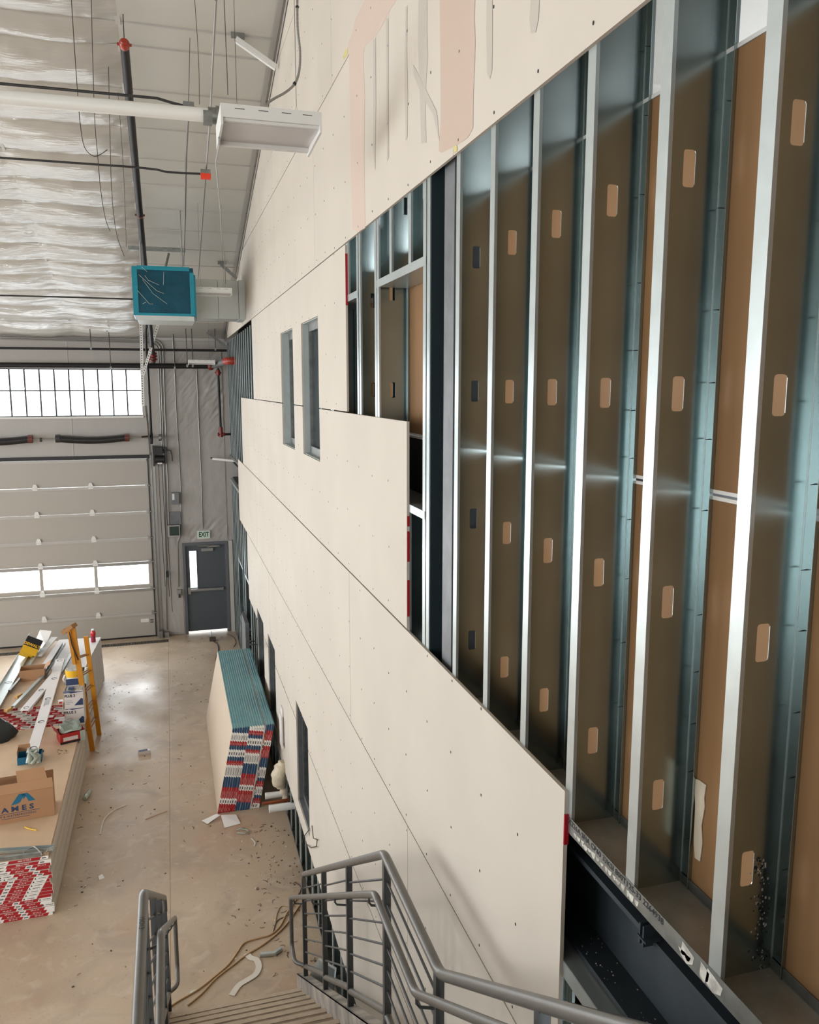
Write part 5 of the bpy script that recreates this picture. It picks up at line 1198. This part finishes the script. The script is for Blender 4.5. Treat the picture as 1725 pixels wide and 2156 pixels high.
cc, Tc = carton(onB(70, 1428, 0), .38, .26, .19, 3, 'cardboard', 'open brown carton with a raised flap in the middle of the far pile', (('r', 55, .12),))
for px_, py_, lb in ((39, 1468, 'small pale wood block near the brown carton on the far pile'), (18, 1497, 'small pale wood block near the dark bag on the far pile')):
    q = onB(px_, py_); mb = MB(); mb.T = rotz(q, 60); mb.box(-.06, .06, -.03, .03, 0, .045); solo('wood_block', mb, 'wood', q, lb, 'wood block')
q = onB(128, 1481); mb = MB(); mb.T = rotz(q, 10); mb.box(-.035, .035, -.035, .035, 0, .05); sb = empty('screw_box', q, 'small white carton of screws beside the pale stud on the far pile', 'box'); part('box_body', mb, 'carton_white', sb); part('box_front', MB().cbox((q[0], q[1]-.037, q[2]+.025), .05, .004, .03), 'carton_red', sb)
q = Vector(P(4, 1560, Z=ZA)); mb = MB(); n_ = 18
pr = [(.30, 0), (.31, .08), (.25, .20), (.13, .31), (.05, .38), (.015, .43)]
for k in range(len(pr)-1):
    pass
vs_ = []
for j, (r_, z_) in enumerate(pr):
    for i in range(n_):
        a = 2*math.pi*i/n_; w_ = 1+.10*math.sin(5*a+j)+.06*math.sin(9*a+2*j); vs_.append((q.x-.14+r_*w_*math.cos(a), q.y+.1+r_*.7*w_*math.sin(a), q.z+z_))
mb._add(vs_, [(j*n_+i, j*n_+(i+1) % n_, (j+1)*n_+(i+1) % n_, (j+1)*n_+i) for j in range(len(pr)-1) for i in range(n_)], 0, True); mb._add(vs_[-n_:], [tuple(range(n_))]); mb._add(vs_[:n_], [tuple(range(n_))[::-1]])
solo('trash_bag', mb, 'bag_black', tuple(q), 'dark plastic bag slumped at the left edge between the two piles', 'bag')
q = onB(160, 1392, .0); mb = MB(); mb.prism([onB(143, 1410, .01), onB(162, 1406, .01), onB(163, 1397, .01), onB(152, 1393, .01)], (0, 0, .008)); solo('paper_sheet', mb, 'paper', q, 'white sheet of paper on the far pile above the white pail', 'paper')
# shavings on the near pile
mb = MB(); rr = random.Random(5)
for _ in range(14):
    q = onA(122+rr.random()*22, 1579+rr.random()*8, .002); a = rr.uniform(0, 6); L_ = rr.uniform(.01, .035); mb.strip([q, (q[0]+L_*math.cos(a), q[1]+L_*math.sin(a), q[2]+.003)], .006, .002)
solo('shavings', mb, 'print_black', onA(133, 1583), 'dark metal shavings scattered on the near pile', 'shavings', kind='stuff')
mb = MB().tube(smooth([onA(52, 1741, .006), onA(58, 1744, .01), (onA(66, 1746, .006)), onA(77, 1748, .006)], 3), .007, 6); solo('yellow_strip', mb, 'lid_yellow', onA(65, 1745), 'short yellow plastic strip on the near pile in front of the big carton', 'plastic strip')
mb = MB().prism([onA(89, 1577.5, .001), onA(93, 1580, .001), onA(92, 1584, .001), onA(85, 1586, .001), onA(83, 1580, .001)], (0, 0, .001)); solo('dark_blot', mb, 'print_black', onA(88, 1580), 'dark blot on the near pile beside the clear plastic', 'stain')
mb = MB().tube(smooth([onA(88, 1799, .03), onA(78, 1787, .04), onA(70, 1783, .03), onA(58, 1789, .02), onA(45, 1799, .02)], 4), .006, 5); mb.tube(smooth([onA(95, 1797, .05), onA(104, 1786, .05), onA(118, 1782, .03)], 4), .006, 5); solo('plastic_strap', mb, 'dusty_white', onA(70, 1787), 'white strap looped over the steel studs at the near end of the near pile', 'strap')

# ------------------------------------------------------------------ bits on the concrete
def floorline(px, name, m, label, cat, r_=.006, z=None, n=5):
    z = r_ if z is None else z; pts_ = smooth([P(a, b, Z=z) for a, b in px], n)
    return solo(name, MB().tube(pts_, r_, 6), m, (pts_[0].x, pts_[0].y, 0), label, cat)
floorline([(340, 2133), (372, 2110), (415, 2085), (445, 2062), (480, 2032), (500, 2005), (515, 1985), (545, 1975), (570, 1968), (590, 1950), (603, 1925), (625, 1892)], 'extension_cord', 'cord', 'tan cord with the wider bend, running from the stairs towards the wall', 'cord', .009)
floorline([(395, 2117), (425, 2092), (455, 2060), (490, 2033), (520, 2010), (560, 1985), (600, 1950), (632, 1905)], 'extension_cord', 'cord', 'straighter tan cord running from the stairs towards the wall', 'cord', .009)
floorline([(575, 1965), (583, 1940), (600, 1930), (622, 1920)], 'thin_cable', 'cord_dark', 'thin cable curving off the tan cords near the wall', 'cable', .005)
floorline([(580, 1945), (583, 1925), (593, 1908), (615, 1911)], 'thin_cable', 'cord', 'thin cable looping beside the tan cords towards the wall framing', 'cable', .005)
floorline([(445, 1328), (446, 1338), (450, 1350), (458, 1356), (460, 1370), (455, 1385), (456, 1400)], 'flex_cable', 'steel_dark', 'dark cord snaking in under the exit door to a plug box', 'cord', .010)
q = P(448, 1349, Z=0); solo('plug_box', MB().cbox((q[0], q[1], .04), .14, .1, .08), 'cord_dark', (q[0], q[1], 0), 'small dark plug box on the floor before the exit door', 'electrical box')
def ribbon(px, wid, label, m='trash', name='tape_strip'):
    pts_ = smooth([P(a, b, Z=.006) for a, b in px], 4); return solo(name, MB().strip(pts_, wid, .004), m, (pts_[0].x, pts_[0].y, 0), label, 'strip')
ribbon([(519, 2008), (528, 2017), (540, 2021), (545, 2036), (538, 2052), (520, 2064), (503, 2075), (488, 2096)], .06, 'long white paper tape curl on the floor by the foot of the stairs')
ribbon([(211, 1757), (215, 1738), (222, 1722), (240, 1706), (266, 1695)], .02, 'thin white curl on the open floor right of the near pile')
ribbon([(306, 1726), (330, 1716), (352, 1708)], .012, 'straight thin stick on the floor left of the folded papers', 'cardboard', 'floor_stick')
ribbon([(529, 1765), (537, 1774), (535, 1782)], .015, 'small curled strip on the floor near the plastic scrap')
q = P(304, 1586, Z=0); mb = MB(); mb.T = rotz(q, 10); mb.box(-.09, .09, -.04, .04, 0, .05); cs = empty('small_carton', q, 'small blue-topped white box alone on the open floor', 'box'); part('box_body', mb, 'carton_white', cs); mb = MB(); mb.T = rotz(q, 10); mb.box(-.085, .05, -.035, .035, .05, .052); part('print_band', mb, 'navy', cs)
mb = MB(); a, b, c = P(548, 2010, Z=.02), P(577, 2008, Z=.02), P(592, 1998, Z=.02); mb.tube([a, b, c], .026, 10); solo('conduit_offcut', mb, 'galv', (a[0], a[1], 0), 'short bent steel conduit offcut on the floor near the stair foot', 'pipe offcut')
q = P(406, 2089, Z=0); mb = MB().prism([P(398, 2092, Z=.004), P(402, 2086, Z=.01), P(415, 2083, Z=.004), (P(412, 2088, Z=.012))], (0, 0, .003)); solo('wrapper', mb, 'exit_face', q, 'pale green wrapper on the floor near the stair foot', 'wrapper')
q = P(183, 1678, Z=0); mb = MB(); mb.cyl((q[0]-.02, q[1]-.12, .035), (q[0]+.03, q[1]+.1, .035), .033, 12).cyl((q[0]+.03, q[1]+.1, .035), (q[0]+.04, q[1]+.14, .035), .015, 8); solo('water_bottle', mb, 'bag_clear', q, 'clear plastic bottle lying against the side of the near pile', 'bottle')
q = P(213, 1849, Z=0); mb = MB(); mb.T = rotz(q, 30); mb.prism([(-.03, -.02, 0), (.03, -.025, .0), (.025, .02, .03), (-.02, .025, .02)], (0, 0, .004)); solo('paper_scrap', mb, 'paper', q, 'torn white paper scrap on the floor right of the near pile', 'paper')
q = P(205, 1580, Z=0); mb = MB().prism([P(200, 1577, Z=.004), P(212, 1582, Z=.004), P(209, 1586, Z=.004), P(197, 1581, Z=.004)], (0, 0, .004)); solo('drywall_offcut', mb, 'board', q, 'small pale board offcut at the foot of the ladder', 'board offcut')
mb = MB().prism([(1.0+.0, 6.95, 0), (1.12, 6.4, 0), (1.12, 6.4, .45), (1.05, 6.9, .35)], (.02, .01, 0)); solo('steel_offcut', MB().prism([(1.05, 7.15, .0), (1.22, 6.75, .0), (1.26, 6.72, .42), (1.14, 6.95, .38)], (.02, .02, 0)), 'galv', (1.1, 7, 0), 'cut piece of steel plate leaning behind the stair guard', 'steel offcut')
q = P(520, 1330, Z=0)
mb = MB(); rr = random.Random(11)
def bit(x, y, s_):
    a = rr.uniform(0, 6.28); k = rr.random()
    if k < .5: mb.strip([(x, y, .002), (x+s_*1.6*math.cos(a), y+s_*1.6*math.sin(a), .003), (x+s_*3*math.cos(a+.4), y+s_*3*math.sin(a+.4), .002)], s_*.22, .003, rr.randint(0, 2))
    else: mb.T = rotz((x, y, 0), math.degrees(a)); mb.box(-s_*.5, s_*.5, -s_*.35, s_*.35, 0, s_*.3, rr.randint(0, 2)); mb.T = None
for _ in range(520):
    t = rr.random()
    if t < .45: x = 1.28-abs(rr.gauss(0, .35)); y = rr.uniform(6.2, 10.4)
    elif t < .7: x = rr.uniform(-1.3, 1.0); y = rr.uniform(7.4, 18)
    elif t < .82: x = rr.uniform(-1.40, -1.1); y = rr.uniform(9, 16.4)
    else: x = 1.1-abs(rr.gauss(0, .4)); y = rr.uniform(14.2, 18.9)
    if .3 < x and 10.3 < y < 14.2: x = .3-rr.random()*.5
    if y < 7.3 and x < 1.08: continue
    bit(x, y, rr.uniform(.006, .024))
solo('debris', mb, ['crumb', 'trash', 'cord_dark'], (0, 10, 0), 'small scraps and crumbs scattered over the concrete floor', 'debris', kind='stuff')
mb = MB()
for _ in range(90):
    k = rr.randint(1, 13); z = RISE*k+.004; y = nose(k)-rr.uniform(.02, RUN); x = rr.uniform(-.2, .95); s_ = rr.uniform(.003, .012)
    mb.box(x, x+s_*1.8, y, y+s_*1.3, z, z+s_*.6, rr.randint(0, 1))
solo('step_debris', mb, ['trash', 'crumb'], (0, 5, 1), 'crumbs of plaster lying on the stair treads', 'debris', kind='stuff')
# boards leaning flat against the framing beyond: none; loose wires at the far corner
for i, (px, lb) in enumerate((([(478, 1335), (490, 1340), (497, 1352), (492, 1362)], 'tangle of thin wire at the far end of the stud wall'), ([(610, 1905), (628, 1885), (634, 1868), (622, 1858)], 'thin offcut wire at the wall base behind the stair guard'))):
    floorline(px, 'wire_offcut', 'cord_dark', lb, 'wire', .005)
